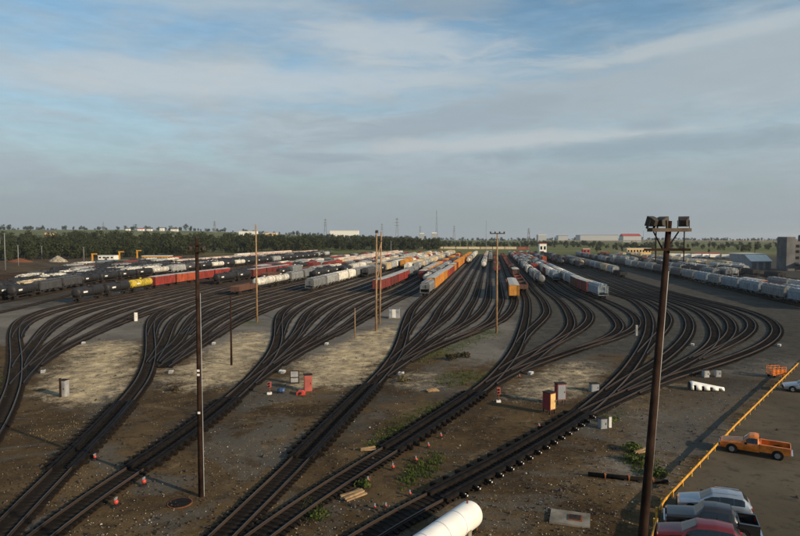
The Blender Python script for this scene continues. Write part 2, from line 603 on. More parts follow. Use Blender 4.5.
DARK_COVER = [  # darker grey ground: right fans, around the retarders, some smaller patches
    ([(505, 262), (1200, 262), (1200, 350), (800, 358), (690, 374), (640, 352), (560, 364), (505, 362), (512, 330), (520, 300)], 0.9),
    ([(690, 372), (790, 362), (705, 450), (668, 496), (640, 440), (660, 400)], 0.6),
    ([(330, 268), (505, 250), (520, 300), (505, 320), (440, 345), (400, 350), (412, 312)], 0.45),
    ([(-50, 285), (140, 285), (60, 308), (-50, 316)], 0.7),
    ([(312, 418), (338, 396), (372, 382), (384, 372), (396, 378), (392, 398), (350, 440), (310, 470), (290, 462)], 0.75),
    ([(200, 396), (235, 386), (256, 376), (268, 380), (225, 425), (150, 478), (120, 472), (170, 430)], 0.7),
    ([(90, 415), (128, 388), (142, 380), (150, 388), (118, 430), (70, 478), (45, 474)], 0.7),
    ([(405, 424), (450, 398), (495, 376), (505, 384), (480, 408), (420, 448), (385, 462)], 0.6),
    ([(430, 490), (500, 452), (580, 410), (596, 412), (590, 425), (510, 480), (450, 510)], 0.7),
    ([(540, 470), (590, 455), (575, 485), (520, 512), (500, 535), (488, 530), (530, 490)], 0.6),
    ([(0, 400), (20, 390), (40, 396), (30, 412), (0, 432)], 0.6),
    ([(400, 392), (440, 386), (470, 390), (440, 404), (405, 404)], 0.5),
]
GREY = [
    ([(-400, 308), (60, 300), (150, 286), (260, 272), (330, 258), (400, 248), (1200, 248), (1200, 300), (790, 318), (800, 380), (690, 372), (640, 350), (560, 362), (500, 360), (410, 345), (330, 350), (270, 360), (205, 352), (150, 340), (90, 345), (0, 345), (-400, 345)], 1.0),
    ([(430, 372), (480, 340), (520, 335), (520, 352), (490, 368), (450, 368)], 0.7),
    ([(690, 395), (790, 362), (700, 450), (660, 500), (600, 470), (640, 420)], 0.75),
    ([(540, 470), (590, 455), (575, 485), (520, 512), (500, 535), (488, 530), (530, 490)], 0.9),
    ([(200, 470), (290, 442), (260, 480), (205, 500)], 0.5),
    ([(0, 316), (14, 320), (12, 366), (0, 366)], 0.8),
] + [(g_[0], 0.8) for g_ in GOLD[:6]] + [
    ([(205, 346), (232, 330), (268, 328), (265, 345), (235, 350)], 0.85),
]


def inside(px, py, poly):
    r = False
    j = len(poly) - 1
    for i in range(len(poly)):
        xi, yi = poly[i]
        xj, yj = poly[j]
        if (yi > py) != (yj > py) and px < (xj - xi) * (py - yi) / (yj - yi) + xi:
            r = not r
        j = i
    return r


def sstep(a, b, x):
    x = max(0.0, min(1.0, (x - a) / (b - a)))
    return x * x * (3 - 2 * x)


def ground_z(x, y):
    """rolling country beyond the yard; the yard itself is level"""
    if y < 600:
        return 0.0
    ratio = x / y
    left = sstep(0.18, -0.50, ratio)
    rise = sstep(600, 880, y) * 14.0 + sstep(850, 2600, y) * 40.0
    z = rise * (0.10 + 0.90 * left)
    z += sstep(1000, 3000, y) * 6.0 * (noise.noise(Vector((x * 0.0011, y * 0.0009, 3.1))))
    z -= sstep(3200, 9000, y) * 40
    return z


def axis(fine0, fine1, step, lo, hi, g):
    a = []
    x = fine0
    while x <= fine1:
        a.append(x)
        x += step
    st, p = step, a[-1]
    while p < hi:
        st *= g
        p += st
        a.append(p)
    st, p = step, fine0
    b = []
    while p > lo:
        st *= g
        p -= st
        b.append(p)
    return b[::-1] + a


xs = axis(-110, 110, 1.25, -14000, 14000, 1.16)
ys = axis(28, 210, 1.25, -9000, 16000, 1.06)
verts, cols = [], []
for y in ys:
    for x in xs:
        z = ground_z(x, y)
        c_ = [0, 0, 0, 0]
        if 20 < y < 420:
            n = noise.noise(Vector((x * 0.16, y * 0.16, 0.3))) * 1.6
            n2_ = noise.noise(Vector((x * 0.16, y * 0.16, 7.3))) * 1.6
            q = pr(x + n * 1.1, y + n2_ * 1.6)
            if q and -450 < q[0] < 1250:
                for k, L in ((0, GOLD), (1, GREEN), (2, GREY), (3, DARK_COVER)):
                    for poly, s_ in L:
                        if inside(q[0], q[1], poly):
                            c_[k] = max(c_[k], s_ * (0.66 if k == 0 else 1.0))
            if 34 < y < 210:
                z += 0.05 * noise.noise(Vector((x * 0.3, y * 0.3, 5))) - 0.03
        elif y >= 420:
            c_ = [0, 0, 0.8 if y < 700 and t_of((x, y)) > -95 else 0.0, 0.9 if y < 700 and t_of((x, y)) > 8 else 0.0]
        verts.append((x, y, z))
        cols.append(tuple(c_))
nx, ny = len(xs), len(ys)
import numpy as np
A = np.array(cols, dtype=np.float32).reshape(ny, nx, 4)
for _ in range(7):
    A[1:-1, :] = (A[:-2, :] + 2 * A[1:-1, :] + A[2:, :]) / 4
    A[:, 1:-1] = (A[:, :-2] + 2 * A[:, 1:-1] + A[:, 2:]) / 4
faces = [(j * nx + i, j * nx + i + 1, (j + 1) * nx + i + 1, (j + 1) * nx + i) for j in range(ny - 1) for i in range(nx - 1)]
me = bpy.data.meshes.new('ground')
me.from_pydata(verts, [], faces)
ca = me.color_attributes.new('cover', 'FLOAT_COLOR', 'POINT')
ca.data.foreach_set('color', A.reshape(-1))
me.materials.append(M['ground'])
me.polygons.foreach_set('use_smooth', [True] * len(me.polygons))
gr = obj('ground', me)
tag(gr, 'brown soil and grey gravel ground of the rail yard', None, None, 'structure')

# ------------------------------------------------------------------ tracks


def resample(pts, n=None, step=None):
    pts = [Vector((p[0], p[1])) for p in pts]
    L = [0.0]
    for a, b in zip(pts, pts[1:]):
        L.append(L[-1] + (b - a).length)
    tot = L[-1]
    if n is None:
        n = max(2, int(tot / step) + 1)
    out = []
    k = 0
    for i in range(n):
        d = tot * i / (n - 1)
        while k < len(L) - 2 and L[k + 1] < d:
            k += 1
        f = (d - L[k]) / max(1e-9, L[k + 1] - L[k])
        out.append(pts[k].lerp(pts[k + 1], f))
    return out


def smooth(pts, it):
    for _ in range(it):
        q = pts[:]
        for i in range(1, len(pts) - 1):
            q[i] = (pts[i - 1] + pts[i] * 2 + pts[i + 1]) / 4
        pts = q
    return pts


def frames(path):
    out = []
    for i, p in enumerate(path):
        a = path[max(0, i - 1)]
        b = path[min(len(path) - 1, i + 1)]
        d = (b - a).normalized()
        out.append((p, d, Vector((d.y, -d.x))))
    return out


S_STR = 215.0      # where the fans have become straight
S_END = 860.0
GROUPS = {}


def px2(pts):
    return [un(x, y).to_2d() for x, y in pts]


def fan(name, lead, left, right, n, t0, t1, s_l=S_STR, s_r=S_STR):
    """lead, left and right are traced in the picture and carried on to the level ground"""
    lead = px2(lead)
    L = px2(left) + [st2xy(s_l, t0), st2xy(s_l + 25, t0)]
    Rr = px2(right) + [st2xy(s_r, t1), st2xy(s_r + 25, t1)]
    m_ = 240
    # keep the part right before the split so that the curves join smoothly
    base = resample(lead, step=1.0)
    L = smooth(resample([base[-6]] + L, m_), 90)
    Rr = smooth(resample([base[-6]] + Rr, m_), 90)
    tracks = []
    half = n // 2
    for i in range(n):
        t_i = i / (n - 1)
        cl1 = 0.0 if i < half else 1.0
        qn = max(2, (n + 1) // 2)
        cl2 = round(t_i * (qn - 1)) / (qn - 1)
        p = []
        for k in range(m_):
            u = k / (m_ - 1)
            a = sstep(0.0, 0.18, u)
            b = sstep(0.12, 0.52, u)
            wv = cl1 + (cl2 - cl1) * a
            wv = wv + (t_i - wv) * b
            p.append(L[k].lerp(Rr[k], wv))
        tt = t0 + (t1 - t0) * t_i
        se = s_of(p[-1])
        full = base[:-6] + p
        full = smooth(resample(full, step=1.2), 25)
        s0 = se + 8
        k = 0
        tail = [st2xy(s0 + 12 * j, tt) for j in range(int((S_END - s0) / 12))]
        tracks.append(full + tail)
    GROUPS[name] = tracks
    return tracks


# traced leads (picture pixels of the 800x536 photograph)
lead_a = [(-60, 505), (-22, 455), (0, 422), (10, 398), (17, 378)]
fan('a', lead_a, [(17, 360), (15, 345), (14, 333), (17, 323), (27, 316), (45, 310), (70, 304)],
    [(32, 368), (52, 354), (78, 341), (104, 330), (132, 319), (165, 308), (200, 297)], 8, -126.0, -97.5)
lead_b = [(-50, 590), (-18, 554), (5, 529), (58, 475), (107, 425), (141, 385), (149, 375)]
fan('b', lead_b, [(151, 360), (151, 345), (150, 333), (150, 323), (154, 316), (165, 309), (185, 301)],
    [(163, 367), (181, 357), (203, 344), (232, 326), (262, 312), (292, 301)], 9, -92.0, -59.5)
lead_c = [(-10, 580), (42, 536), (100, 493), (140, 469), (197, 428), (215, 414), (239, 393), (257, 378)]
fan('c', lead_c, [(269, 362), (277, 347), (279, 333), (278, 321), (282, 312), (292, 305), (308, 298)],
    [(277, 366), (303, 350), (336, 335), (368, 317), (392, 303)], 8, -55.0, -26.2)
lead_d = [(170, 590), (225, 536), (296, 466), (332, 427), (368, 390), (388, 370)]
fan('d', lead_d, [(396, 358), (402, 342), (406, 325), (411, 311), (420, 301), (429, 294)],
    [(402, 364), (423, 353), (452, 341), (482, 330), (501, 322), (511, 312), (515, 302)], 8, -21.0, 7.0)
lead_e = [(200, 585), (258, 539), (300, 508), (355, 473), (400, 446), (427, 427), (463, 404), (490, 384), (500, 376)]
fan('e', lead_e, [(511, 360), (519, 345), (524, 328), (527, 313), (527, 300)],
    [(519, 370), (548, 360), (580, 349), (612, 340), (632, 332), (639, 325), (634, 315), (618, 306), (596, 297)], 6, 11.0, 31.4)
lead_f = [(300, 582), (375, 531), (405, 514), (458, 488), (500, 465), (573, 422), (600, 403)]
fan('f', lead_f, [(618, 384), (632, 367), (643, 349), (649, 334), (650, 321), (646, 311), (633, 300)],
    [(626, 396), (655, 384), (688, 373), (722, 363), (750, 353), (770, 343), (779, 332), (772, 321), (752, 312), (715, 303)], 7, 40.0, 62.2)
# storage tracks outside the fans
GROUPS['l'] = []
for i in range(21):
    off = -4.6 * i
    pts = [un(-120, 318).to_2d(), un(-40, 311).to_2d(), un(10, 301).to_2d(), un(50, 293).to_2d(), st2xy(216, -160.0), st2xy(262, -166.0), st2xy(310, -168.0)]
    if i == 0:
        pts = [un(-120, 330).to_2d(), un(-40, 321).to_2d(), un(10, 311).to_2d(), un(55, 299).to_2d(), st2xy(200, -146.0), st2xy(255, -152.0), st2xy(310, -154.0)]
        off = 0
    else:
        off = -4.6 * (i - 1)
    p = [q + TV * off for q in pts]
    tt = t_of(p[-1])
    GROUPS['l'].append(smooth(resample(p, step=2.0), 60) + [st2xy(320 + 12 * j, tt) for j in range(45)])
GROUPS['r'] = []
for i in range(9):
    tt = 88.0 + 4.7 * i + (6 if i > 1 else 0) + (7 if i > 4 else 0)
    GROUPS['r'].append([st2xy(95 + 12 * j, tt - 3.0 * sstep(330, 120, 95 + 12 * j)) for j in range(62)])

FANTXT = {'a': 'leftmost fan', 'b': 'second fan from left', 'c': 'third fan from left', 'd': 'fourth fan from left',
          'e': 'fifth fan from left', 'f': 'rightmost fan', 'l': 'far left storage tracks', 'r': 'far right departure tracks'}


def ordn(i):
    W = ['first', 'second', 'third', 'fourth', 'fifth', 'sixth', 'seventh', 'eighth', 'ninth', 'tenth', 'eleventh', 'twelfth']
    if i < 12:
        return W[i]
    n = i + 1
    return '%d%s' % (n, 'th' if 10 < n % 100 < 14 else {1: 'st', 2: 'nd', 3: 'rd'}.get(n % 10, 'th'))


tie_me = MB().box(-0.115, 0.115, -1.32, 1.32, -0.10, 0.0).mesh('tie', M['tie'])
GAUGE = 0.7525
for gname, tracks in GROUPS.items():
    done = []
    for ti, path in enumerate(tracks):
        zo = 0.0035 * ti + 0.0012 * 'abcdeflr'.index(gname)
        fr = frames(path)
        # where does this track leave the tracks laid before it
        start = 0
        start_tie = 0
        if done:
            cell = {}
            for dp in done:
                for q in dp:
                    cell.setdefault((int(q.x // 4), int(q.y // 4)), []).append(q)

            def near(p):
                cx, cy = int(p.x // 4), int(p.y // 4)
                return min(((p - q).length for ax in (-1, 0, 1) for ay in (-1, 0, 1) for q in cell.get((cx + ax, cy + ay), ())), default=9.0)
            lim = len([1 for q in path if s_of(q) < S_STR + 40])
            for k in range(lim):
                dd = near(path[k])
                if dd < 0.30:
                    start = k + 1
                if dd < 1.9:
                    start_tie = k + 1
        done.append(path)
        fr = fr[start:]
        if len(fr) < 3:
            continue
        p0 = fr[0][0]
        lab = 'railway track, %s from the left in the %s' % (ordn(ti), FANTXT[gname])
        if gname in 'lr':
            lab = 'railway track, %s from the yard side among the %s' % (ordn(ti), FANTXT[gname])
        T = empty('railway_track', (p0.x, p0.y, 0))
        tag(T, lab, 'railway track', 'tracks of the yard')
        mb = MB()
        rings = []
        for k, (p, d, nrm) in enumerate(fr):
            j1 = 0.18 * noise.noise(Vector((p.x * 0.4, p.y * 0.4, 1.0)))
            j2 = 0.18 * noise.noise(Vector((p.x * 0.4, p.y * 0.4, 9.0)))
            prof = [(-1.30 + j1, -0.08), (-0.98 + j1, 0.075 + zo), (0, 0.095 + zo), (0.98 + j2, 0.075 + zo), (1.30 + j2, -0.08)]
            rings.append([(p.x + nrm.x * a - p0.x, p.y + nrm.y * a - p0.y, z) for a, z in prof])
        mb.loft(rings, closed=False)
        mb.build('ballast_bed', M['ballast'], T)
        for sgn in (-1, 1):
            mb = MB()
            rings = []
            for k, (p, d, nrm) in enumerate(fr):
                c_ = p + nrm * (sgn * GAUGE)
                prof = [(-0.070, 0.135), (-0.036, 0.16), (-0.036, 0.30), (0.036, 0.30), (0.036, 0.16), (0.070, 0.135)]
                rings.append([(c_.x + nrm.x * a - p0.x, c_.y + nrm.y * a - p0.y, z + zo) for a, z in prof])
            mb.loft(rings, closed=False)
            mb.mi = [1 if k_ % 5 == 2 else 0 for k_ in range(len(mb.f))]
            mb.build('rail', [M['rail'], M['railhead']], T)
        # ties, one by one near the camera, joined farther off
        tie_path = path[max(start_tie, 0):]
        tp = [q for q in tie_path if s_of(q) < 270 or gname in 'x']
        if len(tp) > 2:
            rs = frames(resample(tp, step=0.58))
            far_mb = MB()
            cnt = 0
            for p, d, nrm in rs:
                q = pr(p.x, p.y)
                if q is None or q[0] < -40 or q[0] > 840 or q[1] > 575:
                    continue
                an = math.atan2(d.y, d.x) + random.gauss(0, 0.018)
                zt = 0.135 + zo + random.uniform(-0.012, 0.008)
                if p.y < 84 and cnt < 240:
                    o = bpy.data.objects.new('tie', tie_me)
                    COL.objects.link(o)
                    o.parent = T
                    o.location = (p.x - p0.x, p.y - p0.y, zt)
                    o.rotation_euler = (0, 0, an)
                    o.scale = (random.uniform(0.9, 1.12), random.uniform(0.96, 1.04), 1)
                    cnt += 1
                else:
                    MM = Matrix.Translation((p.x - p0.x, p.y - p0.y, zt)) @ Matrix.Rotation(an, 4, 'Z')
                    far_mb.box(-0.115, 0.115, -1.32, 1.32, -0.06, 0, MM)
            if far_mb.f:
                o = far_mb.build('ties', M['tie'], T)
                o['kind'] = 'stuff'

# ------------------------------------------------------------------ freight cars
def wheels(mb, x):
    for dx in (-0.88, 0.88):
        for sy in (-1, 1):
            mb.tube((x + dx, sy * 0.70, 0.46), (x + dx, sy * 0.84, 0.46), 0.46, n=12)
        mb.tube((x + dx, -0.7, 0.46), (x + dx, 0.7, 0.46), 0.08, n=6)
    for sy in (-1, 1):
        mb.prism([(x - 1.15, 0.42), (x - 0.55, 0.30), (x + 0.55, 0.30), (x + 1.15, 0.42), (x + 1.1, 0.62), (x + 0.4, 0.78), (x - 0.4, 0.78), (x - 1.1, 0.62)], 0.07, Matrix.Translation((0, sy * 0.97, 0)))
    mb.box(x - 0.25, x + 0.25, -1.0, 1.0, 0.62, 0.86)


def truck_mesh():
    mb = MB()
    wheels(mb, 0)
    return mb.mesh('truck', M['steel'])


TRUCK = truck_mesh()


def sill_mesh(L):
    mb = MB()
    mb.box(-L / 2 - 0.1, L / 2 + 0.1, -0.28, 0.28, 0.72, 1.02)
    for s_ in (-1, 1):
        mb.box(s_ * (L / 2 + 0.35) - 0.3, s_ * (L / 2 + 0.35) + 0.3, -0.12, 0.12, 0.74, 0.98)
        mb.box(s_ * (L / 2 + 0.62) - 0.12, s_ * (L / 2 + 0.62) + 0.12, -0.2, 0.2, 0.70, 1.02)
    return mb.mesh('underframe', M['steel'])


def ladder_mesh(h0, h1):
    mb = MB()
    for y in (-0.22, 0.22):
        mb.box(-0.025, 0.025, y - 0.02, y + 0.02, h0, h1)
    z = h0 + 0.2
    while z < h1:
        mb.box(-0.02, 0.02, -0.22, 0.22, z - 0.02, z + 0.02)
        z += 0.38
    return mb.mesh('ladder', M['steel'])


def box_parts(L=15.6, w_=1.50, z0=1.05, z1=4.25, doorw=2.6):
    P = []
    b = MB()
    b.box(-L / 2, L / 2, -w_, w_, z0, z1)
    n = int(L / 1.0)
    for i in range(n + 1):
        x = -L / 2 + 0.06 + (L - 0.12) * i / n
        if abs(x) < doorw / 2 + 0.1:
            continue
        for s_ in (-1, 1):
            b.box(x - 0.06, x + 0.06, s_ * w_ - 0.05, s_ * w_ + 0.05, z0 - 0.02, z1 - 0.05)
    for s_ in (-1, 1):
        for k in range(5):
            z = z0 + 0.4 + k * 0.6
            b.box(s_ * L / 2 - 0.05, s_ * L / 2 + 0.05, -w_ + 0.12, w_ - 0.12, z, z + 0.14)
    P.append(('body', b.mesh('boxcar_body', M['paint']), 0, (0, 0, 0)))
    r = MB()
    r.prism([(-w_ - 0.06, z1), (-w_ - 0.06, z1 + 0.07), (0, z1 + 0.30), (w_ + 0.06, z1 + 0.07), (w_ + 0.06, z1)], L / 2 + 0.08, Matrix.Rotation(PI / 2, 4, 'Z'))
    k = -L / 2 + 0.8
    while k < L / 2:
        r.prism([(-w_ - 0.07, z1 + 0.05), (-w_ - 0.07, z1 + 0.10), (0, z1 + 0.335), (w_ + 0.07, z1 + 0.10), (w_ + 0.07, z1 + 0.05)], 0.05, Matrix.Translation((k, 0, 0)) @ Matrix.Rotation(PI / 2, 4, 'Z'))
        k += 1.2
    P.append(('roof', r.mesh('boxcar_roof', M['roofpaint']), 1, (0, 0, 0)))
    for s_ in (-1, 1):
        d = MB()
        y = s_ * w_
        d.box(-doorw / 2, doorw / 2, min(y, y + s_ * 0.09), max(y, y + s_ * 0.09), z0 + 0.05, z1 - 0.12)
        for xx in (-0.8, 0.8):
            d.box(xx - 0.04, xx + 0.04, min(y, y + s_ * 0.14), max(y, y + s_ * 0.14), z0 + 0.1, z1 - 0.2)
        P.append(('door', d.mesh('boxcar_door', M['paint']), 2, (0, 0, 0)))
    P.append(('ladder', ladder_mesh(z0, z1), None, (L / 2 + 0.08, w_ - 0.35, 0)))
    P.append(('ladder', ladder_mesh(z0, z1), None, (-L / 2 - 0.08, -w_ + 0.35, 0)))
    return P, L


def hopper_parts(L=16.6, w_=1.52, zt=4.35, bays=3, covered=True):
    P = []
    b = MB()
    # outer cross-section, slightly rounded towards the top
    sec = [(-w_, 1.75), (-w_ - 0.03, 2.6), (-w_ - 0.0, 3.6), (-w_ + 0.28, zt - 0.12), (-0.75, zt), (0.75, zt), (w_ - 0.28, zt - 0.12), (w_, 3.6), (w_ + 0.03, 2.6), (w_, 1.75)]
    if not covered:
        sec = [(-w_, 1.75), (-w_, 3.6), (w_, 3.6), (w_, 1.75)]
    xe = L / 2
    rings = []
    for x, k in ((-xe + 1.9, 0), (-xe + 0.55, 1), (xe - 0.55, 1), (xe - 1.9, 0)):
        pass
    ring = lambda x: [(x, y, z) for y, z in sec]
    b.loft([ring(-xe + 0.6), ring(xe - 0.6)])
    # sloped bays below
    bw = (L - 3.2) / bays
    for i in range(bays):
        x0 = -(L - 3.2) / 2 + i * bw
        top = [(x0, -w_ + .03, 1.76), (x0 + bw, -w_ + .03, 1.76), (x0 + bw, w_ - .03, 1.76), (x0, w_ - .03, 1.76)]
        c_ = x0 + bw / 2
        bot = [(c_ - 0.5, -0.6, 0.55), (c_ + 0.5, -0.6, 0.55), (c_ + 0.5, 0.6, 0.55), (c_ - 0.5, 0.6, 0.55)]
        b.loft([bot, top])
    for s_ in (-1, 1):
        # end slope sheets and end platform
        xx = s_ * (xe - 0.6)
        b.prism([(xx, 2.3), (xx, 1.75), (s_ * (xe - 2.4), 1.2)], w_ - 0.1)
        b.box(min(xx, s_ * xe), max(xx, s_ * xe), -w_, w_, 1.02, 1.20)
        for y in (-w_ + 0.08, w_ - 0.08):
            b.box(s_ * xe - 0.06, s_ * xe + 0.06, y - 0.06, y + 0.06, 1.2, zt - 0.3 if covered else 3.5)
        b.box(s_ * xe - 0.05, s_ * xe + 0.05, -w_, w_, 2.3, 2.42)
    n = 9
    for i in range(n + 1):
        x = -xe + 0.7 + (L - 1.4) * i / n
        for s_ in (-1, 1):
            b.box(x - 0.06, x + 0.06, s_ * w_ - 0.07, s_ * w_ + 0.07, 1.6, 3.6)
    for s_ in (-1, 1):
        b.box(-xe + 0.3, xe - 0.3, s_ * w_ - 0.08, s_ * w_ + 0.08, 1.52, 1.74)
    P.append(('body', b.mesh('hopper_body', M['paint']), 0, (0, 0, 0)))
    if covered:
        r = MB()
        for y in (-0.95, 0.95):
            r.box(-xe + 0.2, xe - 0.2, y - 0.28, y + 0.28, zt + 0.10, zt + 0.14)
        for k in range(8):
            x = -xe + 1.4 + k * (L - 2.8) / 7
            for y in (-1.2, 0.66):
                r.box(x - 0.04, x + 0.04, y, y + 0.54, zt - 0.1, zt + 0.12)
        r.box(-xe + 0.9, xe - 0.9, -0.36, 0.36, zt - 0.02, zt + 0.16)
        P.append(('roof_walk', r.mesh('roof_walk', M['roofpaint']), 1, (0, 0, 0)))
        for k in range(4):
            h = MB()
            x = -xe + 2.6 + k * (L - 5.2) / 3
            h.tube((x, 0, zt + 0.10), (x, 0, zt + 0.30), 0.45, n=12)
            P.append(('hatch', h.mesh('hatch', M['roofpaint']), 1, (0, 0, 0)))
    else:
        ld = MB()
        rings = []
        for i in range(15):
            x = -xe + 0.75 + (L - 1.5) * i / 14
            hgt = 3.55 + 0.35 * abs(math.sin(i * 1.3)) * (0 if i in (0, 14) else 1)
            rings.append([(x, -w_ + 0.1, 3.55), (x, -0.5, hgt), (x, 0.4, hgt + 0.1), (x, w_ - 0.1, 3.55)])
        ld.loft(rings, closed=False)
        P.append(('load', ld.mesh('load', M['scrap']), None, (0, 0, 0.06)))
    P.append(('ladder', ladder_mesh(1.1, zt - 0.3), None, (xe + 0.1, w_ - 0.4, 0)))
    P.append(('ladder', ladder_mesh(1.1, zt - 0.3), None, (-xe - 0.1, -w_ + 0.4, 0)))
    return P, L


def tank_parts(L=15.0, r=1.42, zc_=2.75):
    P = []
    b = MB()
    n = 24
    xe = L / 2 - 0.35
    rings = []
    prof = [(-xe, 0.25), (-xe + 0.06, 0.62), (-xe + 0.25, 0.88), (-xe + 0.6, 1.0)]
    for k in range(7):
        prof.append((-xe + 0.62 + (2 * xe - 1.24) * k / 6, 1.0))
    prof += [(xe - 0.6, 1.0), (xe - 0.25, 0.88), (xe - 0.06, 0.62), (xe, 0.25)]
    for x, k in prof:
        rings.append([(x, r * k * math.cos(2 * PI * i / n), zc_ + r * k * math.sin(2 * PI * i / n)) for i in range(n)])
    b.loft(rings)
    P.append(('tank', b.mesh('tank', M['paint'], True), 0, (0, 0, 0)))
    for x in (-xe * 0.62, -xe * 0.2, xe * 0.2, xe * 0.62):
        bands = MB()
        bands.tube((x - 0.06, 0, zc_), (x + 0.06, 0, zc_), r + 0.03, n=24)
        P.append(('band', bands.mesh('band', M['steel']), None, (0, 0, 0)))
    d = MB()
    d.tube((0, 0, zc_ + r - 0.1), (0, 0, zc_ + r + 0.42), 0.42, 0.40, n=12)
    P.append(('dome', d.mesh('dome', M['paint']), 0, (0, 0, 0)))
    p = MB()
    p.box(-1.1, 1.1, -1.05, 1.05, zc_ + r - 0.08, zc_ + r - 0.03)
    for x in (-1.1, 1.1):
        for y in (-1.05, 1.05):
            p.box(x - 0.03, x + 0.03, y - 0.03, y + 0.03, zc_ + r - 0.1, zc_ + r + 0.85)
    for y in (-1.05, 1.05):
        p.box(-1.1, 1.1, y - 0.025, y + 0.025, zc_ + r + 0.80, zc_ + r + 0.86)
    for x in (-1.1, 1.1):
        p.box(x - 0.025, x + 0.025, -1.05, 1.05, zc_ + r + 0.80, zc_ + r + 0.86)
    for s_ in (-1, 1):
        for x in (-0.2, 0.2):
            p.box(x - 0.02, x + 0.02, s_ * 1.47 - 0.02, s_ * 1.47 + 0.02, 1.0, zc_ + r - 0.05)
    P.append(('platform', p.mesh('platform', M['steel']), None, (0, 0, 0)))
    for k in (-1, 1):
        s = MB()
        x = k * (xe - 0.9)
        s.box(x - 1.0, x + 1.0, -1.25, 1.25, 0.98, 1.10)
        s.box(x - 0.35, x + 0.35, -1.1, 1.1, 1.10, 2.0)
        for y in (-1.3, 1.3):
            s.box(k * L / 2 - 0.03, k * L / 2 + 0.03, y - 0.03, y + 0.03, 1.0, 2.2)
        s.box(k * L / 2 - 0.03, k * L / 2 + 0.03, -1.3, 1.3, 2.14, 2.2)
        s.box(min(x, k * L / 2), max(x, k * L / 2), -1.3, 1.3, 1.0, 1.06)
        P.append(('saddle', s.mesh('saddle', M['steel']), None, (0, 0, 0)))
    for s_ in (-1, 1):
        pl = MB()
        pl.box(-xe + 2.0, -xe + 4.2, s_ * (r + 0.03) - 0.02, s_ * (r + 0.03) + 0.02, zc_ - 0.25, zc_ + 0.25)
        P.append(('placard', pl.mesh('placard', M['white']), None, (0, 0, 0)))
    return P, L


def gon_parts(L=16.2, w_=1.5, z0=1.05, z1=2.65):
    P = []
    b = MB()
    b.box(-L / 2, L / 2, -w_, w_, z0, z0 + 0.15)
    for s_ in (-1, 1):
        b.box(-L / 2, L / 2, s_ * (w_ - 0.06) - 0.06, s_ * (w_ - 0.06) + 0.06, z0 + 0.15, z1)
        b.box(s_ * (L / 2 - 0.06) - 0.06, s_ * (L / 2 - 0.06) + 0.06, -w_ + 0.12, w_ - 0.12, z0 + 0.15, z1)
        b.box(-L / 2 - 0.03, L / 2 + 0.03, s_ * w_ - 0.10, s_ * w_ + 0.10, z1, z1 + 0.1)
        n = 14
        for i in range(n + 1):
            x = -L / 2 + 0.08 + (L - 0.16) * i / n
            b.box(x - 0.07, x + 0.07, s_ * w_ - 0.02, s_ * w_ + 0.02 + 0.09 * s_ if s_ > 0 else s_ * w_ + 0.02, z0, z1) if s_ > 0 else b.box(x - 0.07, x + 0.07, -w_ - 0.11, -w_ + 0.02, z0, z1)
    P.append(('body', b.mesh('gondola_body', M['paint']), 0, (0, 0, 0)))
    ld = MB()
    rings = []
    for i in range(17):
        x = -L / 2 + 0.2 + (L - 0.4) * i / 16
        h = z0 + 0.7 + 0.5 * abs(math.sin(i * 1.7 + 0.4))
        rings.append([(x, -w_ + 0.14, z0 + 0.6), (x, -0.6, h), (x, 0.5, h - 0.1), (x, w_ - 0.14, z0 + 0.55)])
    ld.loft(rings, closed=False)
    P.append(('load', ld.mesh('load', M['scrap']), None, (0, 0, 0)))
    P.append(('ladder', ladder_mesh(z0, z1), None, (L / 2 + 0.05, w_ - 0.35, 0)))
    return P, L


def loco_parts(L=20.0):
    P = []
    b = MB()
    b.box(-L / 2, L / 2, -1.5, 1.5, 1.15, 1.45)
    b.box(-L / 2 + 1.0, 4.6, -0.95, 0.95, 1.45, 4.2)
    b.box(8.0, L / 2 - 0.4, -0.85, 0.85, 1.45, 3.0)
    b.box(-L / 2 + 1.2, -L / 2 + 5.5, -1.4, 1.4, 3.5, 4.3)
    P.append(('body', b.mesh('locomotive_body', M['paint']), 0, (0, 0, 0)))
    c_ = MB()
    c_.box(5.0, 7.9, -1.48, 1.48, 1.45, 4.5)
    P.append(('cab', c_.mesh('cab', M['paint']), 2, (0, 0, 0)))
    g_ = MB()
    for y in (-0.75, 0.75):
        g_.box(7.88, 7.93, y - 0.5, y + 0.5, 3.2, 4.1)
    for s_ in (-1, 1):
        g_.box(5.4, 7.4, s_ * 1.49 - 0.02, s_ * 1.49 + 0.02, 3.2, 4.0)
    P.append(('window', g_.mesh('window', M['glass']), None, (0, 0, 0)))
    f = MB()
    f.box(-2.5, 2.5, -1.3, 1.3, 0.4, 1.15)
    P.append(('fuel_tank', f.mesh('fuel_tank', M['steel']), None, (0, 0, 0)))
    return P, L


KINDS = {
    'boxcar': box_parts(),
    'long_boxcar': box_parts(18.3, 1.52, 1.05, 4.75, 3.2),
    'covered_hopper': hopper_parts(),
    'short_hopper': hopper_parts(13.4, 1.52, 4.3, 2),
    'open_hopper': hopper_parts(14.5, 1.5, 3.7, 3, False),
    'tank_car': tank_parts(),
    'long_tank_car': tank_parts(17.6, 1.5, 2.85),
    'gondola': gon_parts(),
    'locomotive': loco_parts(),
    'autorack': box_parts(26.0, 1.55, 1.0, 5.5, 0.6),
}
NAMES = {'boxcar': 'boxcar', 'long_boxcar': 'boxcar', 'covered_hopper': 'covered_hopper', 'short_hopper': 'covered_hopper', 'open_hopper': 'open_hopper',
         'tank_car': 'tank_car', 'long_tank_car': 'tank_car', 'gondola': 'gondola', 'locomotive': 'locomotive', 'autorack': 'autorack'}
SILLS = {k: sill_mesh(v[1]) for k, v in KINDS.items()}


